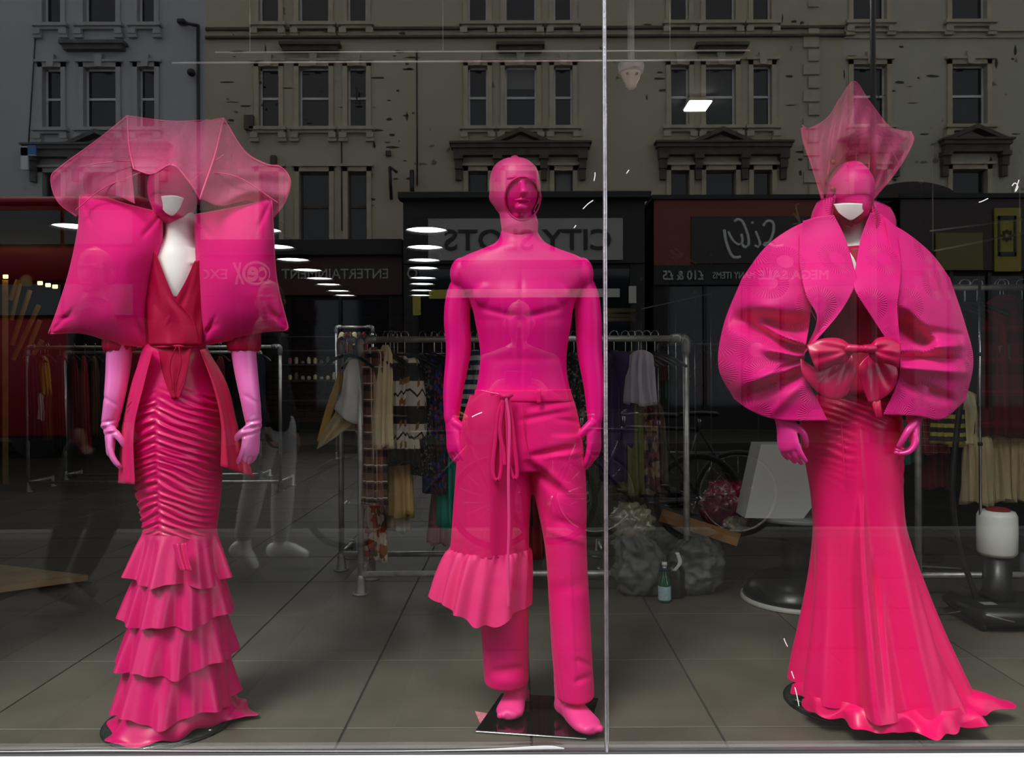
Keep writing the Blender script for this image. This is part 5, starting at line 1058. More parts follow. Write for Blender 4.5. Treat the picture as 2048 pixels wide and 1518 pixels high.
# --- cloth patterns
def plaid(name,base,c1,c2,per):
    m=mat(name,base,rough=.85,sheen=.1); n=NT(m); x,y,z=n.xyz(); u=n.f('ADD',x,y)
    a=n.band(u,per,.34); b=n.band(z,per,.34); s=n.f('MULTIPLY',n.f('ADD',a,b),.5)
    c=n.mix(s,base,c1); l1=n.band(u,per,.07,.55); l2=n.band(z,per,.07,.55); n.color(n.mix(n.f('MAXIMUM',l1,l2),c,c2)); return m
def stripes(name,a_,b_,per,w=.5,axis=2):
    m=mat(name,a_,rough=.85); n=NT(m); n.color(n.mix(n.band(n.xyz()[axis],per,w),a_,b_)); return m
def motley(name,cols,scale):
    m=mat(name,cols[0],rough=.8); n=NT(m); v=n.N.new('ShaderNodeTexVoronoi'); v.inputs['Scale'].default_value=scale; n.L.new(n.t.outputs['Object'],v.inputs['Vector'])
    sp=n.N.new('ShaderNodeSeparateColor'); n.L.new(v.outputs['Color'],sp.inputs[0]); r=n.N.new('ShaderNodeValToRGB'); r.color_ramp.interpolation='CONSTANT'
    el=r.color_ramp.elements; el[0].color=(*cols[0],1); el[1].position=.99; el[1].color=(*cols[-1],1)
    for i,c in enumerate(cols[1:],1): e=el.new(i/len(cols)); e.color=(*c,1)
    n.L.new(sp.outputs[0],r.inputs[0]); n.color(r.outputs[0]); return m
def geo(name):
    m=mat(name,(.6,.5,.35),rough=.85); n=NT(m); x,y,z=n.xyz(); u=n.f('ADD',x,y)
    zig=n.f('ADD',z,n.f('MULTIPLY',n.f('ABSOLUTE',n.f('SUBTRACT',n.f('FRACT',n.f('MULTIPLY',u,14)),.5)),.07))
    a=n.band(zig,.11,.30); b=n.band(zig,.11,.12,.45); c=n.band(u,.06,.3); blk_=n.band(z,.22,.42)
    c0=n.mix(blk_,(.72,.66,.55),(.02,.018,.016)); c1=n.mix(n.f('MULTIPLY',a,c),c0,(.30,.14,.03)); c2=n.mix(b,c1,(.015,.013,.012)); n.color(c2); return m
MAT=dict(silver=mat('silver_satin_cloth',(.82,.86,.82),rough=.4,var=.2,vscale=9),khaki=mat('khaki_cloth',(.6,.5,.3),rough=.8),mustard=mat('mustard_cloth',(.75,.48,.12),rough=.8,var=.2),cream=mat('cream_cloth',(.95,.83,.52),rough=.8,var=.12),
 tan=mat('tan_cloth',(.78,.56,.24),rough=.8,var=.15),bplaid=plaid('brown_plaid',(.36,.18,.11),(.04,.022,.016),(.95,.82,.72),.085),geo=geo('ethnic_knit'),sequin=motley('black_sequins',[(.01,.01,.01),(.02,.02,.02),(.22,.2,.15),(.012,.012,.012)],90),
 blueseq=motley('blue_red_sequins',[(.01,.01,.03),(.02,.05,.35),(.01,.01,.02),(.25,.03,.05),(.02,.02,.03)],60),green=mat('emerald_cloth',(.0,.34,.25),rough=.6),olive=mat('olive_cloth',(.16,.15,.04),rough=.8),navystripe=stripes('navy_white_stripes',(.03,.04,.12),(.75,.75,.78),.05),
 orangefl=motley('orange_floral',[(.45,.12,.03),(.7,.55,.4),(.5,.06,.02),(.15,.06,.03),(.8,.7,.55)],26),pleat=mat('cream_pleats',(.60,.56,.46),rough=.8),dred=mat('dark_red_cloth',(.22,.006,.008),rough=.8),purple=mat('dark_purple_cloth',(.03,.012,.08),rough=.8),brown=mat('brown_cloth',(.11,.07,.035),rough=.85,var=.3),
 mauve=mat('mauve_grey_cloth',(.5,.47,.56),rough=.6),floral=motley('dark_floral',[(.10,.03,.03),(.25,.18,.1),(.04,.02,.02),(.2,.05,.06)],30),black=mat('black_cloth',(.012,.012,.014),rough=.85),navy=mat('navy_cloth',(.01,.016,.05),rough=.85),yellow=mat('yellow_cloth',(.55,.45,.02),rough=.8),
 rust=mat('rust_cloth',(.16,.06,.02),rough=.8),red=mat('red_cloth',(.35,.01,.01),rough=.8),redplaid=plaid('dark_red_plaid',(.16,.006,.008),(.03,.003,.004),(.22,.01,.012),.16),redcheck=plaid('pink_red_check',(.45,.05,.07),(.3,.02,.03),(.75,.4,.42),.035),beige=mat('beige_cloth',(.75,.62,.36),rough=.8,var=.12),
 yzebra=stripes('yellow_black_zebra',(.03,.03,.03),(.6,.5,.1),.045,.45),teal=mat('teal_cloth',(.08,.25,.2),rough=.8),white=mat('white_cloth',(.6,.6,.58),rough=.8),pink=mat('dull_pink_cloth',(.5,.2,.25),rough=.8),coral=mat('coral_cloth',(.5,.14,.1),rough=.8),greyc=mat('grey_cloth',(.2,.2,.2),rough=.8))
hangm=K('black_plastic',None)
def garment_mesh(w,L,t,rot,seed,sleeve=False,flare=1.15,neck=.3,waves=5):
    rr_=random.Random(seed); V=[]; nv,nu=22,44; ph=rr_.uniform(0,6)
    for i in range(nv):
        v=i/(nv-1); z=-L*v
        sh=neck+(1-neck)*min(1,(v/.09))**.6 if v<.09 else 1+ (flare-1)*(v-.09)/.91
        a=w/2*sh; b=t/2*(.55+.45*min(1,v*5))*(1+.25*v)
        for j in range(nu):
            q=2*PI*j/nu; c,s=math.cos(q),math.sin(q); wv=.014*min(1,v*3)*math.cos(waves*2*q+ph+v*2)+.008*v*math.cos(waves*3*q+ph*2)
            V.append((s*(b+wv)+.01*math.sin(3*v+ph), c*(a+wv), z+ (.012*math.cos(3*q+ph) if i==nv-1 else 0)))
    V=np.array(V); Fc=grid_faces(nv,nu,flip=True); Fc.append(tuple(range(nu))); Fc.append(tuple(reversed(range((nv-1)*nu,nv*nu))))
    ms=[(V,Fc)]
    if sleeve:
        for s_ in (-1,1): ms.append(sweep([(0,s_*w*.40,-.05),(.02,s_*w*.52,-.2),(.03,s_*w*.55,-min(.5,L*.7))],[.045,.05,.045],[.05,.055,.05],axis=(1,0,0),seg=14))
    v,f=join(*ms); c,s=math.cos(rot),math.sin(rot); v=v.copy(); x,y=v[:,0].copy(),v[:,1].copy(); v[:,0]=x*c-y*s; v[:,1]=x*s+y*c
    return v,f
hg0=None
def hanger(x,y,z,rot,label,group,top=True):
    global hg0
    p=(x,y,z)
    if hg0 is None:
        hg0=empty('hanger',p)
        hk=[(x,y,z-.10),(x,y,z-.055)]+[(x+.0,y+.022*math.sin(a)+0,z-.012+.024*math.cos(a)-.012+.012) for a in np.linspace(-2.6,1.6,9)]
        hk=[(x,y,z-.10),(x,y,z-.04)]+[(x,y+.024*math.cos(a),z+.0+.024*math.sin(a)) for a in np.linspace(-1.4,3.6,10)]
        obj('hook',sweep(hk,.0025,sub=3,seg=6),K('chrome',None),hg0)
        obj('shoulder_bar',sweep([(x,y-.19,z-.165),(x,y-.1,z-.12),(x,y,z-.10),(x,y+.1,z-.12),(x,y+.19,z-.165)],[.008,.009,.01,.009,.008],sub=4,seg=8),hangm,hg0); o=hg0
    else: o=copy_tree(hg0); o.location=p
    o.rotation_euler=(0,0,rot); return tag(o,label,'hanger',group)
def hang(px,pw,pt,pb,key,label,y,ztop,rot=None,sleeve=False,group=None,t=.05,flare=1.15,dy=0,cat='garment',hg=True,waves=5,hlabel=None):
    k=S(y+dy); c=W(px,pt,y+dy); zb=W(px,pb,y+dy)[2]; rot=math.radians(rot if rot is not None else 35)
    w=max(.12,(pw/k)/max(.25,math.sin(abs(rot)))*.85); w=min(w,.52); L=c[2]-zb
    v,f=garment_mesh(w,L,t,rot,hash((px,pb))%999,sleeve,flare,waves=waves); v=v+np.array((c[0],y+dy,c[2]))
    o=obj('garment',(v,f),MAT[key]); tag(o,label,cat,group)
    if hg: hanger(c[0],y+dy if abs(dy)<.01 else y,ztop+.018,rot,' '.join(('chrome-hooked hanger holding the '+label).split()[:16]),'hangers on the '+(hlabel or 'front pipe rail'))
    return o
gA='clothes on the front pipe rail'
items=[(704,34,712,856,'silver','silvery pale satin dress hanging at the left end of the front rail',0.12,55,False,1.35),
 (745,54,694,1005,'bplaid','long brown plaid coat with black and white checks on the front rail',0,62,True,1.05),
 (768,22,690,893,'cream','slim cream sleeve-like garment hanging beside the brown plaid coat',-.05,40,False,1.1),
 (788,18,712,880,'cream','second cream garment tucked behind the slim cream one',.12,40,False,1.1),
 (800,24,705,1030,'tan','long tan skirt hanging below the patterned knit',.08,60,False,1.25),
 (806,44,712,928,'geo','black, white and ochre geometric patterned knit poncho',-.06,68,True,1.25),
 (797,34,900,1060,'pleat','cream pleated skirt showing under the tan skirt',.14,55,False,1.1),
 (750,30,985,1120,'orangefl','orange and white floral dress hem low behind the rail post',.2,55,False,1.1),
 (845,22,706,948,'sequin','black and gold sequinned dress right of the patterned knit',0,50,False,1.1),
 (868,24,704,985,'blueseq','blue and red sequinned dress on the front rail',0,48,False,1.1),
 (885,14,704,930,'blueseq','second blue sequinned dress beside the first',.05,48,False,1.1),
 (897,26,704,1052,'green','long emerald green dress left of the middle mannequin',.06,40,False,1.25),
 (878,26,960,1085,'pink','dull pink hem showing behind the green dress',.2,40,False,1.1),
 (948,26,700,812,'navystripe','navy and white striped top under the mannequin arm',0,45,True,1.05),
 (965,22,704,900,'black','black dress behind the middle mannequin, beside the striped top',.05,40,False,1.1),
 (1000,30,704,1000,'navy','navy dress behind the middle mannequin torso',.05,45,False,1.1),
 (1072,34,704,1112,'dred','dark red dress seen between the mannequin legs',.1,55,False,1.15),
 (1040,26,704,1050,'black','black dress behind the ribbon ties',.05,45,False,1.1),
 (1110,26,704,960,'brown','brown dress behind the right trouser hip',.05,45,False,1.1),
 (1148,28,704,1005,'sequin','black sequinned dress right of the middle mannequin waist',0,50,False,1.1),
 (1228,34,700,960,'purple','dark purple dress just right of the glazing joint',0,60,True,1.1),
 (1248,20,702,1000,'brown','dark brown coat right of the purple dress',.05,50,False,1.1),
 (1263,18,702,985,'olive','olive jacket in the middle of the right bunch',.0,50,False,1.1),
 (1282,34,700,808,'mauve','mauve grey satin blouse hanging at an angle',-.08,62,False,1.35),
 (1292,30,790,985,'floral','dark floral dress hanging below the mauve blouse',.02,55,False,1.1),
 (1306,20,800,960,'brown','mottled brown skirt at the right end of the bunch',.06,45,False,1.1)]
for (px,pw,pt_,pb_,key,lab,dy,rot,slv,fl_) in items:
    hang(px,pw,pt_,pb_,key,lab,yA,zA,rot=rot,sleeve=slv,group=gA,dy=dy,flare=fl_)
# flared sleeve blouse hem spilling left of the front rail
o=obj('garment',sheet(coons([(688,742),(700,720),(716,716)],[(668,818),(695,842),(726,852)],[(688,742),(682,785),(668,818)],[(716,716),(722,780),(726,852)],16,20),lambda a,b,u,v:yA-.02+.02*np.cos(u*8)*v+0*a,.01),MAT['silver']); tag(o,'white flared blouse hem spilling left of the front rail','garment',gA)
o=obj('garment',sheet(coons([(672,822),(708,845)],[(632,900),(652,888)],[(672,822),(648,862),(632,900)],[(708,845),(680,868),(652,888)],14,18),lambda a,b,u,v:yA+.02+.015*np.cos(u*8)+0*a,.012),MAT['khaki']); tag(o,'khaki bell sleeve sticking out to the left under the white blouse','garment',gA)
o=obj('garment',sheet(coons([(678,742),(690,748)],[(634,880),(642,892)],[(678,742),(652,815),(634,880)],[(690,748),(664,830),(642,892)],8,18),lambda a,b,u,v:yA+.08+0*a,.012),MAT['mustard']); tag(o,'mustard yellow sleeve edge behind the khaki bell sleeve','garment',gA)

# left far rails
yE=G(30,984)[1]; zE=W(60,695,yE)[2]; xE=W(55,695,yE)[0]; xE2=W(560,695,yE)[0]
rack('far left pipe clothes rail with a bright low rail',xE,xE2,yE,zE,W(100,965,yE)[2],dy=.4)
yE2=yE+.9; rack('rail behind the far left rail, nearly hidden',W(130,700,yE2)[0],W(520,700,yE2)[0],yE2,zE-.02,W(140,950,yE2)[2],dy=.3)
gE='clothes on the far left rail'
for (px,pw,pt_,pb_,key,lab,rot) in ((66,34,710,880,'navy','navy coat at the left end of the far left rail',70),(90,26,712,790,'yellow','bright yellow top on the far left rail',60),(96,20,770,880,'rust','rust brown dress under the yellow top',50),(82,10,785,840,'white','small white hem beside the navy coat',40),(120,26,712,900,'black','black coat between the rust and red clothes',50),(148,24,712,890,'dred','dark red dress near the middle of the far left rail',50),(170,22,712,905,'red','red dress hanging lowest on the far left rail',50),(190,20,712,870,'rust','rust dress right of the red dress',50),(208,24,712,880,'black','black dress by the left glove',50),(440,26,712,880,'dred','dark red dress behind the right hip of the frilled gown',50),(475,24,712,890,'black','black dress right of the frilled gown',50),(520,24,712,880,'navy','navy dress near the right end of the far left rail',50)):
    hang(px,pw,pt_,pb_,key,lab,yE,zE,rot=rot,group=gE,hlabel='far left rail')
# far middle/right rails with many thin clothes
yF=6.6; zF=W(1300,650,yF)[2]
rack('far right pipe clothes rail behind the rubbish bags',W(1318,640,yF)[0],W(1620,640,yF)[0],yF,W(1400,688,yF)[2],W(1400,905,yF)[2],dy=.3)
keys=['red','teal','greyc','floral','black','coral','dred','black','teal','pink','white','mauve','brown','black']
names={'red':'red','teal':'teal','greyc':'grey','floral':'dark floral','black':'black','coral':'coral','dred':'dark red','pink':'dull pink','white':'white','mauve':'mauve','brown':'brown','navy':'navy','cream':'cream','rust':'rust'}
gF='thin clothes on the far right rail'
for i,key in enumerate(keys+keys[:6]):
    px=1330+i*13
    hang(px,12,700,760+(i*37)%45,key,f'{names[key]} garment on the far right rail, {["first","second","third","fourth","fifth","sixth","seventh","eighth","ninth","tenth","eleventh","twelfth","thirteenth","fourteenth","fifteenth","sixteenth","seventeenth","eighteenth","nineteenth","twentieth"][i]} from its left end',yF,W(1400,688,yF)[2],rot=35,group=gF,hg=(i%2==0),hlabel='far right rail',t=.035)
yG=8.6; rack('farthest middle pipe clothes rail under the brick wall',W(672,655,yG)[0],W(745,655,yG)[0],yG,W(700,654,yG)[2],W(700,860,yG)[2],dy=.3)
for i,key in enumerate(['cream','dred','rust','cream','brown','red']):
    hang(682+i*9,8,664,690+(i%3)*12,key,f'small {names[key]} garment, {["first","second","third","fourth","fifth","sixth"][i]} on the farthest middle rail',yG,W(700,654,yG)[2],rot=35,group='clothes on the farthest middle rail',hg=False,t=.05)
# right hand rail close to the window
yH=1.75; zH=W(1950,575,yH)[2]
rack('pipe clothes rail at the right edge of the window',W(1835,575,yH)[0],W(2150,575,yH)[0],yH,zH,W(1950,1150,yH)[2],dy=.4)
gH='clothes on the right edge rail'
for (px,pw,pt_,pb_,key,lab,rot,dy) in ((1815,26,840,925,'teal','teal cloth hem showing right of the satin gown',55,.3),(1862,44,700,905,'redcheck','pink and red checked skirt right of the satin gown',68,.1),(1868,40,760,975,'dred','dark red dress behind the checked skirt',60,.3),(1895,40,780,885,'yzebra','black and yellow striped top beside the beige coat',65,-.02),(1925,24,780,890,'cream','cream jacket edge beside the striped top',60,.02),(2010,105,590,872,'redplaid','large dark red plaid coat at the right edge',80,-.04),(2070,80,600,870,'redplaid','second dark red plaid coat, half out of frame',75,.08),
   (1955,52,862,1006,'beige','beige linen skirt under the plaid coat, leftmost',70,0),(1998,44,868,1000,'beige','beige linen jacket hem in the middle under the plaid coat',68,.04),(2040,46,865,1002,'beige','beige linen skirt at the right edge of the picture',68,.02),(1890,60,600,760,'black','black jacket behind the balloon sleeve',65,.3)):
    hang(px,pw,pt_,pb_,key,lab,yH,zH,rot=rot,group=gH,dy=dy,hlabel='right edge rail',t=.07,waves=6)
o=obj('garment',sheet(coons([(1995,692),(2040,686)],[(2000,710),(2042,730)],[(1995,692),(2000,710)],[(2040,686),(2042,730)],10,8),lambda a,b,u,v:yH-.08+.01*np.cos(u*9),.01),MAT['greyc']); tag(o,'small grey lace collar on the dark red plaid coat','garment',gH)

# rubbish bags
def bag(px,pb,pt_,pw,y,m,label,seed,group='rubbish bags',tall=1.0,kn=True):
    c=W(px,pb,y); k=S(y); h=(pb-pt_)/k; w=pw/2/k; c[2]=0.0
    V=[];nv,nu=34,56
    for i in range(nv):
        v=i/(nv-1); r=(math.sin(PI*min(.5,v*1.1+.20))**.8) if v<.28 else 1-.35*((v-.28)/.72)**1.6
        if v>.86: r*=1-.55*((v-.86)/.14)
        for j in range(nu):
            a=2*PI*j/nu; n_=mnoise.noise(Vector((math.cos(a)*2.2,math.sin(a)*2.2,v*4+seed)))*.22+mnoise.noise(Vector((math.cos(a)*6,math.sin(a)*6,v*9+seed)))*.12
            cr2=abs(mnoise.noise(Vector((math.cos(a)*3.5+v*3,math.sin(a)*3.5,v*5+seed*2))))*-.25+abs(mnoise.noise(Vector((math.cos(a)*8+v*6,math.sin(a)*8,v*16+seed*3))))*-.16
            V.append((c[0]+w*(r+n_+cr2+.06)*math.cos(a)+.02*math.sin(v*3+seed),y+w*.8*(r+n_+cr2)*math.sin(a),max(.002,h*v+.02*n_)))
    Fc=grid_faces(nv,nu); Fc.append(tuple(reversed(range(nu)))); Fc.append(tuple(range((nv-1)*nu,nv*nu)))
    o=obj('rubbish_bag',(np.array(V),Fc),m); return tag(o,label,'bag',group)
bagm=mat('grey_bin_liner',(.13,.135,.13),rough=.45,spec=.5,var=.2); clr=mat('crumpled_clear_film',(.35,.33,.22),rough=.2,spec=.9,var=.5,vscale=25); pinkf=mat('magenta_polythene',(.36,.01,.08),rough=.2,spec=.9,var=.6,vscale=20)
yb=G(1275,1178)[1]-.08
bag(1275,1178,1055,112,yb,bagm,'bulging grey bin liner left of the green bottle',1.0)
bag(1388,1174,1062,118,yb+.02,bagm,'slumped grey bin liner right of the green bottle',5.3)
bag(1335,1150,1040,130,yb+.34,bagm,'grey bin liner lying behind the other two',9.1)
def crumple(cx,cy,rx,ry,y,m,name,label,seed,cat):
    k=S(y); c=W(cx,cy,y); v,f=ellipsoid((0,0,0),(rx/k,rx/k*.6,ry/k),44,28); v=np.array(v)
    nn=np.array([1+.5*abs(mnoise.noise(Vector(p)*22+Vector((seed,0,0))))-.25*abs(mnoise.noise(Vector(p)*50+Vector((seed,3,0)))) for p in v]); v=v*nn[:,None]+c
    o=obj(name,(v,f),m); return tag(o,label,cat)
crumple(1262,1042,44,34,yb+.02,clr,'plastic_film','crumpled clear film on top of the left bin liner',2,'packaging')
crumple(1452,1010,46,48,yb+.35,pinkf,'polythene_bag','crumpled magenta polythene bag beside the white box',7,'bag')
crumple(1470,1052,26,20,yb+.12,clr,'foil_scrap','small crumpled foil scrap under the magenta bag',4,'packaging')
# board, plank, bottle
pA,pB=W(1322,1030,yb+.22),W(1478,1080,yb+.0)
o=obj('wooden_plank',sweep([pA,pB],[.035,.035],[.008,.008],axis=(0,.5,1),seg=4,sub=1,cap='flat'),mat('orange_wood',(.42,.2,.06),rough=.5,var=.3,vscale=10),smooth=False); tag(o,'thin orange brown wooden plank leaning on the bin liners','plank')
bt_=W(1329,1160,yb-.16); k=S(yb-.16); z0=.001; hgt=80/k; r=12.5/k
b=empty('bottle',(bt_[0],yb-.16,0),'small green glass water bottle with a pale blue label','bottle')
def lathe(x,y,prof,seg=24): return sweep([(x,y,z) for r_,z in prof],[r_ for r_,z in prof],seg=seg,sub=1,cap='flat')
obj('glass',lathe(bt_[0],yb-.16,[(r*.9,z0),(r,.008),(r,hgt*.42),(r*.95,hgt*.5),(r*.55,hgt*.68),(r*.38,hgt*.78),(r*.36,hgt*.9)]),mat('green_glass',(.01,.10,.03),rough=.1,spec=.8),b)
obj('label',lathe(bt_[0],yb-.16,[(r*1.02,hgt*.07),(r*1.03,hgt*.08),(r*1.03,hgt*.40),(r*1.02,hgt*.41)]),mat('pale_blue_label',(.42,.60,.68),rough=.5,var=.2,vscale=60),b)
obj('label_band',sheet(coons([(1318,1138),(1342,1138)],[(1318,1143),(1342,1143)],[(1318,1138),(1318,1143)],[(1342,1138),(1342,1143)],8,3),lambda a,b_,u,v:yb-.16-r*1.04*np.sqrt(np.clip(1-((a-1330)/13)**2,.02,1)),.0006),MAT['navy'],b)
obj('cap',lathe(bt_[0],yb-.16,[(r*.42,hgt*.9),(r*.42,hgt*1.0)]),K('white_plastic',None),b); obj('neck_foil',lathe(bt_[0],yb-.16,[(r*.40,hgt*.84),(r*.40,hgt*.895)]),mat('silver_foil',(.6,.6,.6),rough=.3,metal=.8),b)
jb=empty('jug',(W(1348,1140,yb-.06)[0],yb-.06,0),'black plastic container with white marks behind the green bottle','container'); jx=W(1346,1140,yb-.06)[0]
obj('shell',lathe(jx,yb-.06,[(.055,.001),(.06,.01),(.06,.13),(.045,.16),(.03,.175)]),K('black_plastic',None),jb)
obj('white_mark',sheet(coons([(1350,1105),(1358,1105)],[(1344,1142),(1352,1142)],[(1350,1105),(1356,1125),(1344,1142)],[(1358,1105),(1364,1125),(1352,1142)],6,12),lambda a,b_,u,v:yb-.06-.063+0*a,.001),K('white_plastic',None),jb)
# pedestal with frosted white box
pc=G(1592,1232); pcx=W(1592,1200,pc[1]+.27)[0]; pcy=pc[1]+.27
pe=empty('pedestal',(pcx,pcy,0),'black round pedestal with a pale rim, half hidden by the satin gown','pedestal')
obj('base',lathe(pcx,pcy,[(.262,.022),(.255,.05),(.20,.115),(.085,.15),(.06,.16)],48),mat('black_gloss_base',(.01,.01,.01),rough=.3),pe)
obj('rim',lathe(pcx,pcy,[(.272,.001),(.274,.006),(.27,.022),(.262,.024)],48),mat('pale_rim_ring',(.45,.45,.42),rough=.4),pe)
obj('column',lathe(pcx,pcy,[(.075,.155),(.07,.2),(.085,.38),(.15,.41)],32),K('black_plastic',None),pe)
obj('seat',lathe(pcx,pcy,[(.20,.41),(.205,.415),(.205,.43),(.2,.433)],40),mat('grey_top',(.25,.25,.24),rough=.35),pe)
zt_=.434; yq=pcy-.02
bw=[W(1490,1043,yq-.10),W(1606,1045,yq-.10),W(1620,975,yq+.1),W(1600,893,yq-.02),W(1512,893,yq-.02)]
dz_=zt_+.002-bw[0][2]
fl_=[(p[0],p[2]+dz_) for p in bw]
o=obj('white_box',prism(fl_,yq-.10,yq+.06),mat('frosted_white_acrylic',(.62,.62,.60),rough=.35),smooth=False); tag(o,'frosted white acrylic box standing on the black pedestal','box')
# garment steamer at right
ys=1.35; cxs=W(1994,1060,ys)[0]; pxs=W(1960,800,ys)[0]
st=empty('garment_steamer',(cxs,ys,0),'garment steamer with a white water tank, steel pole and black foot at the right','steamer')
k=S(ys); zt1,zb1=W(1994,1022,ys)[2],W(1994,1108,ys)[2]; r=36/k
obj('water_tank',lathe(cxs,ys,[(r*.85,zb1-.005),(r,zb1+.012),(r*1.02,(zt1+zb1)/2),(r,zt1-.02),(r*.88,zt1),(r*.3,zt1+.004)],36),mat('white_tank',(.72,.72,.70),rough=.35),st)
obj('tank_cap',ellipsoid((cxs+.005,ys,zt1+.006),(r*.62,r*.62,.012)),MAT['dred'],st)
obj('neck',lathe(cxs,ys,[(.075,.12),(.06,.16),(.06,zb1-.004)],28),K('black_plastic',None),st)
obj('foot',join(box(cxs-.17,cxs+.2,ys-.18,ys+.18,.03,.11,.03)),K('black_plastic',None),st)
obj('foot_stripe',sweep([(cxs-.16,ys-.181,.09),(cxs-.04,ys-.184,.062)],.005,.002,sub=1,seg=6),K('chrome',None),st)
for dx in (-.14,.17): obj('caster',ellipsoid((cxs+dx,ys-.12,.028),(.014,.026,.026),14,8),K('rubber',None),st)
obj('rating_label',box(cxs-.12,cxs-.06,ys-.1,ys-.06,.1105,.112),MAT['greyc'],st,smooth=False)
zp=W(1958,540,ys)[2]
obj('pole',bar((pxs,ys,zt1-.06),(pxs,ys,zp),.0065),K('chrome',None),st)
for py_ in (604,708,888): z=W(1958,py_,ys)[2]; obj('pole_clip',bar((pxs,ys,z-.008),(pxs,ys,z+.008),.0105),K('black_plastic',None),st)
obj('hose',sweep([W(1928,640,ys+.05),W(1925,760,ys+.04),W(1912,880,ys+.02),W(1905,980,ys),W(1915,1080,ys),(cxs-.1,ys,.12)],.013,sub=8,seg=10),K('black_plastic',None),st)
obj('mains_lead',sweep([(cxs-.17,ys,.05),(cxs-.24,ys+.03,.03),(cxs-.29,ys+.1,.008),(cxs-.4,ys+.3,.006)],.005,sub=6,seg=8),K('black_plastic',None),st)
o=obj('cardboard_strip',sweep([tuple(G(1830,1132,.01)),tuple(G(1922,1137,.01))],[.02,.012],[.006,.004],axis=(0,1,0),seg=4,sub=1,cap='flat'),mat('pale_strip',(.5,.48,.42),rough=.6),smooth=False); tag(o,'pale flat strip lying on the floor right of the satin gown','strip')
# plywood board at left, low on the floor
pb4=[G(-90,1118,.05),G(176,1150,.05),G(-90,1186,.05)]
o=obj('plywood_board',(np.array([(p[0],p[1],.02) for p in pb4]+[(p[0],p[1],.05) for p in pb4]),[(0,1,2)[::-1],(3,4,5)[::-1],(0,1,4,3),(1,2,5,4),(2,0,3,5)]),mat('plywood',(.44,.30,.15),rough=.6,var=.25,vscale=5),smooth=False); tag(o,'pale plywood board with a pointed corner low at the left edge','board')
# slatted wooden display with warm lamps, far left
yw=6.2; wd2=empty('slatted_panel',(W(40,650,yw)[0],yw,0),'slatted wooden display panel with warm light, far left','display panel')
wood=mat('honey_wood',(.36,.22,.06),rough=.5,var=.3,vscale=8)
for a,b,c_,d in ((22,640,40,565),(20,600,36,560),(24,690,60,580),(26,720,78,610),(48,720,80,640),(60,722,84,680)):
    obj('slat',sweep([W(a,b,yw),W(c_,d,yw)],.028,.012,axis=(1,0,0),seg=4,sub=1,cap='flat'),wood,wd2,smooth=False)
obj('post',sweep([(W(8,700,yw)[0],yw,0),(W(8,560,yw)[0],yw,W(8,560,yw)[2])],.045,.03,axis=(1,0,0),seg=4,sub=1,cap='flat'),wood,wd2,smooth=False)
warm=mat('warm_lamp',(1,.72,.22),emit=2)
for a,b in ((10,553),(79,566),(95,570),(109,573)):
    c_=W(a,b,yw-.05); o=obj('display_lamp',box(c_[0]-.025,c_[0]+.025,c_[1],c_[1]+.02,c_[2]-.02,c_[2]+.02,.004),warm,wd2)
yl=bpy.data.lights.new('warm_glow','POINT'); yl.energy=.5; yl.color=(1,.7,.3); yl.shadow_soft_size=.06; lo=bpy.data.objects.new('warm_glow',yl); COL.objects.link(lo); lo.location=Vector(W(50,560,yw-.35))
# wall shelves with small goods, behind the grey-jeans reflection
ysf=9.4; sh=empty('wall_shelf',(W(640,740,ysf)[0],ysf,0),'dark shelving unit with small pale goods, left of the front rail','shelf')
xs0,xs1=W(560,700,ysf)[0],W(712,700,ysf)[0]
for py_ in (672,700,728,760,800): z=W(600,py_,ysf)[2]; obj('shelf_board',box(xs0,xs1,ysf,ysf+.35,z-.02,z),K('dark_shelf',(.05,.035,.03),rough=.6),sh,smooth=False)
for x in (xs0,xs1): obj('upright',box(x-.02,x+.02,ysf,ysf+.35,0,W(600,665,ysf)[2]),K('dark_shelf',None),sh,smooth=False)
rg=random.Random(5); names_=['first','second','third','fourth','fifth','sixth','seventh','eighth','ninth','tenth']
for ri,py_ in enumerate((728,760)):
    z=W(600,py_,ysf)[2]
    for i in range(9):
        x=xs0+.12+i*.095; hh=rg.uniform(.05,.12); m_=MAT[rg.choice(['white','cream','pink','greyc','white'])]
        o=obj('jar',lathe(x,ysf+.1,[(.022,z+.001),(.03,z+.012),(.03,z+hh*.75),(.018,z+hh*.85),(.02,z+hh)],12),m_); tag(o,f'small jar, {names_[i]} from the left on the {["upper","lower"][ri]} shelf','jar','small jars on the far shelves')
# thin chrome display stands and rails in front of the red reflection
yd=5.2
def stand(px,pt_,pb_,label,y=yd,ball=True):
    p=W(px,pt_,y); e=empty('display_stand',(p[0],y,0),label,'display stand','thin display stands behind the glass')
    obj('pole',bar((p[0],y,.02),(p[0],y,p[2]),.008),K('chrome',None),e); obj('foot',lathe(p[0],y,[(.12,.001),(.12,.01),(.02,.02)],24),K('dark_metal',None),e)
    if ball: obj('finial',ellipsoid((p[0],y,p[2]+.01),(.016,.016,.02),12,8),K('ivory',(.6,.55,.42),rough=.4),e)
    return e
for px,pt_,lab in ((1283,560,'thin stand with an ivory finial right of the glazing joint'),(1337,545,'thin chrome stand left of the script sign reflection'),(1422,512,'tallest thin chrome stand in the middle'),(1390,585,'short thin stand behind the tallest one'),(1516,470,'thin stand beside the kimono shoulder'),(1843,366,'tall pale stand right of the tulle headpiece')):
    stand(px,pt_,0,lab,y=(2.6 if px>1800 else yd))
def twig(P,y,r,label,m=None):
    o=obj('driftwood_branch',organic([sweep([W(a,b,y+i*.01) for i,(a,b) in enumerate(p)],r,sub=5,seg=8) for p in P],.004,1),m or mat('pale_driftwood',(.50,.44,.28),rough=.7)); return tag(o,label,'branch','pale branches among the displays')
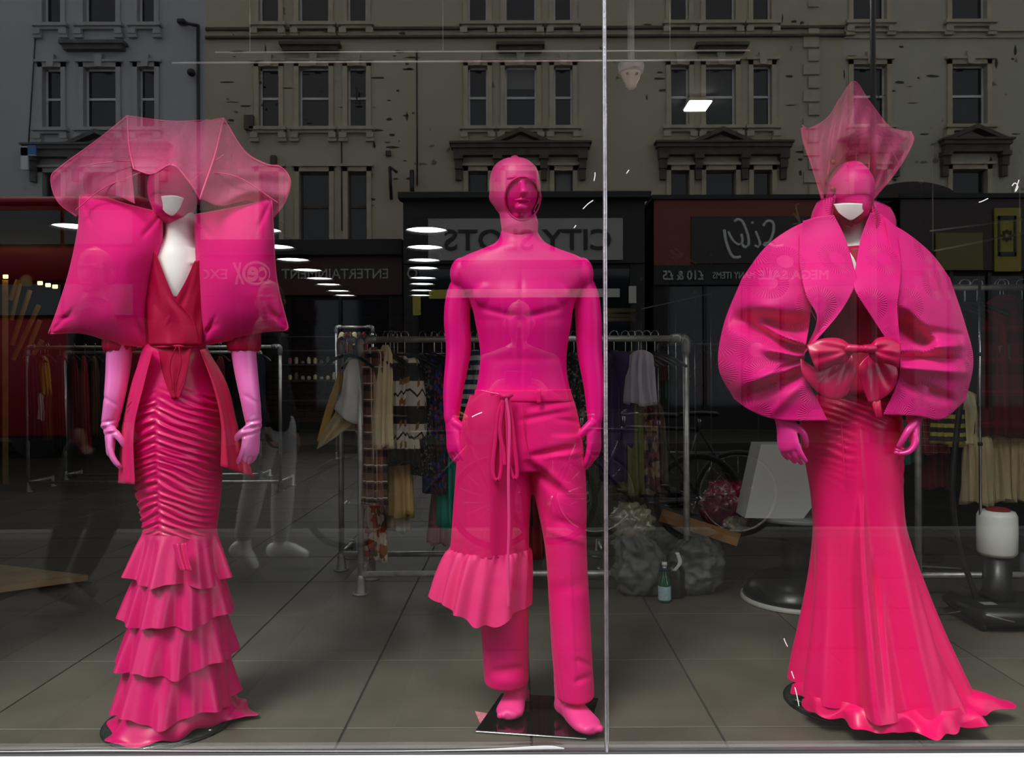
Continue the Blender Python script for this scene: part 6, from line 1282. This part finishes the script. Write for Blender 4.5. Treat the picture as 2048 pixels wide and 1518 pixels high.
twig([[(1588,428),(1600,444),(1612,455),(1606,440)],[(1600,444),(1592,412),(1598,408)],[(1585,448),(1604,447)]],2.4,.006,'pale branch beside the kimono collar')
twig([[(1342,502),(1352,508),(1362,512),(1366,506)],[(1346,514),(1358,516)],[(1352,498),(1362,506)],[(1374,516),(1392,526)]],4.6,.012,'pale curled branch above the price lettering')
def thinrail(a,b,y,label,r=.006):
    o=obj('thin_rail',bar(W(*a,y),W(*b,y),r),K('grey_track',None)); return tag(o,label,'rail','thin steel rails')
thinrail((1860,462),(2048,438),2.3,'upper thin steel rail slanting right of the kimono'); thinrail((1868,502),(2048,466),2.3,'lower thin steel rail slanting right of the kimono')
thinrail((1283,618),(1516,566),yd-.012,'thin slanting rail left of the kimono shoulder'); 
stand(1600,452,0,'slim stand holding the pale branch beside the kimono collar',y=2.4,ball=False); stand(1352,514,0,'slim stand holding the pale curled branch',y=4.6,ball=False)
for a in ((1866,460),(2040,439)): 
    p=W(*a,2.3); o=obj('rail_hanger_rod',bar(tuple(W(a[0],a[1]+(28 if a[0]>2000 else 41),2.3)),(p[0],2.3,ZC),.004),K('grey_track',None)); tag(o,f'thin rod holding the slanting steel rails, {"right" if a[0]>2000 else "left"} of the two','rod')
gb=[]
for i,(a,b) in enumerate(((1212,616),(1212,628),(1214,636))): 
    o=obj('folded_knit',box(*[q for q in (W(a,b,6.0)[0],W(a+60,b,6.0)[0],6.0,6.3,W(a,b+8,6.0)[2],W(a,b,6.0)[2])],.012),MAT[('cream','khaki','beige')[i]]); tag(o,f'{("cream","khaki","beige")[i]} folded knit on the shelf right of the glazing joint','folded knit','folded knits on the far shelf')
o=obj('knit_shelf',join(box(W(1205,650,6)[0],W(1285,650,6)[0],5.98,6.4,W(1212,647,6)[2],W(1212,644,6)[2]),box(W(1205,650,6)[0],W(1207,650,6)[0],5.98,6.4,0,W(1212,647,6)[2]),box(W(1283,650,6)[0],W(1285,650,6)[0],5.98,6.4,0,W(1212,647,6)[2])),K('dark_shelf',None),smooth=False); tag(o,'dark shelf table under the folded knits','shelf')
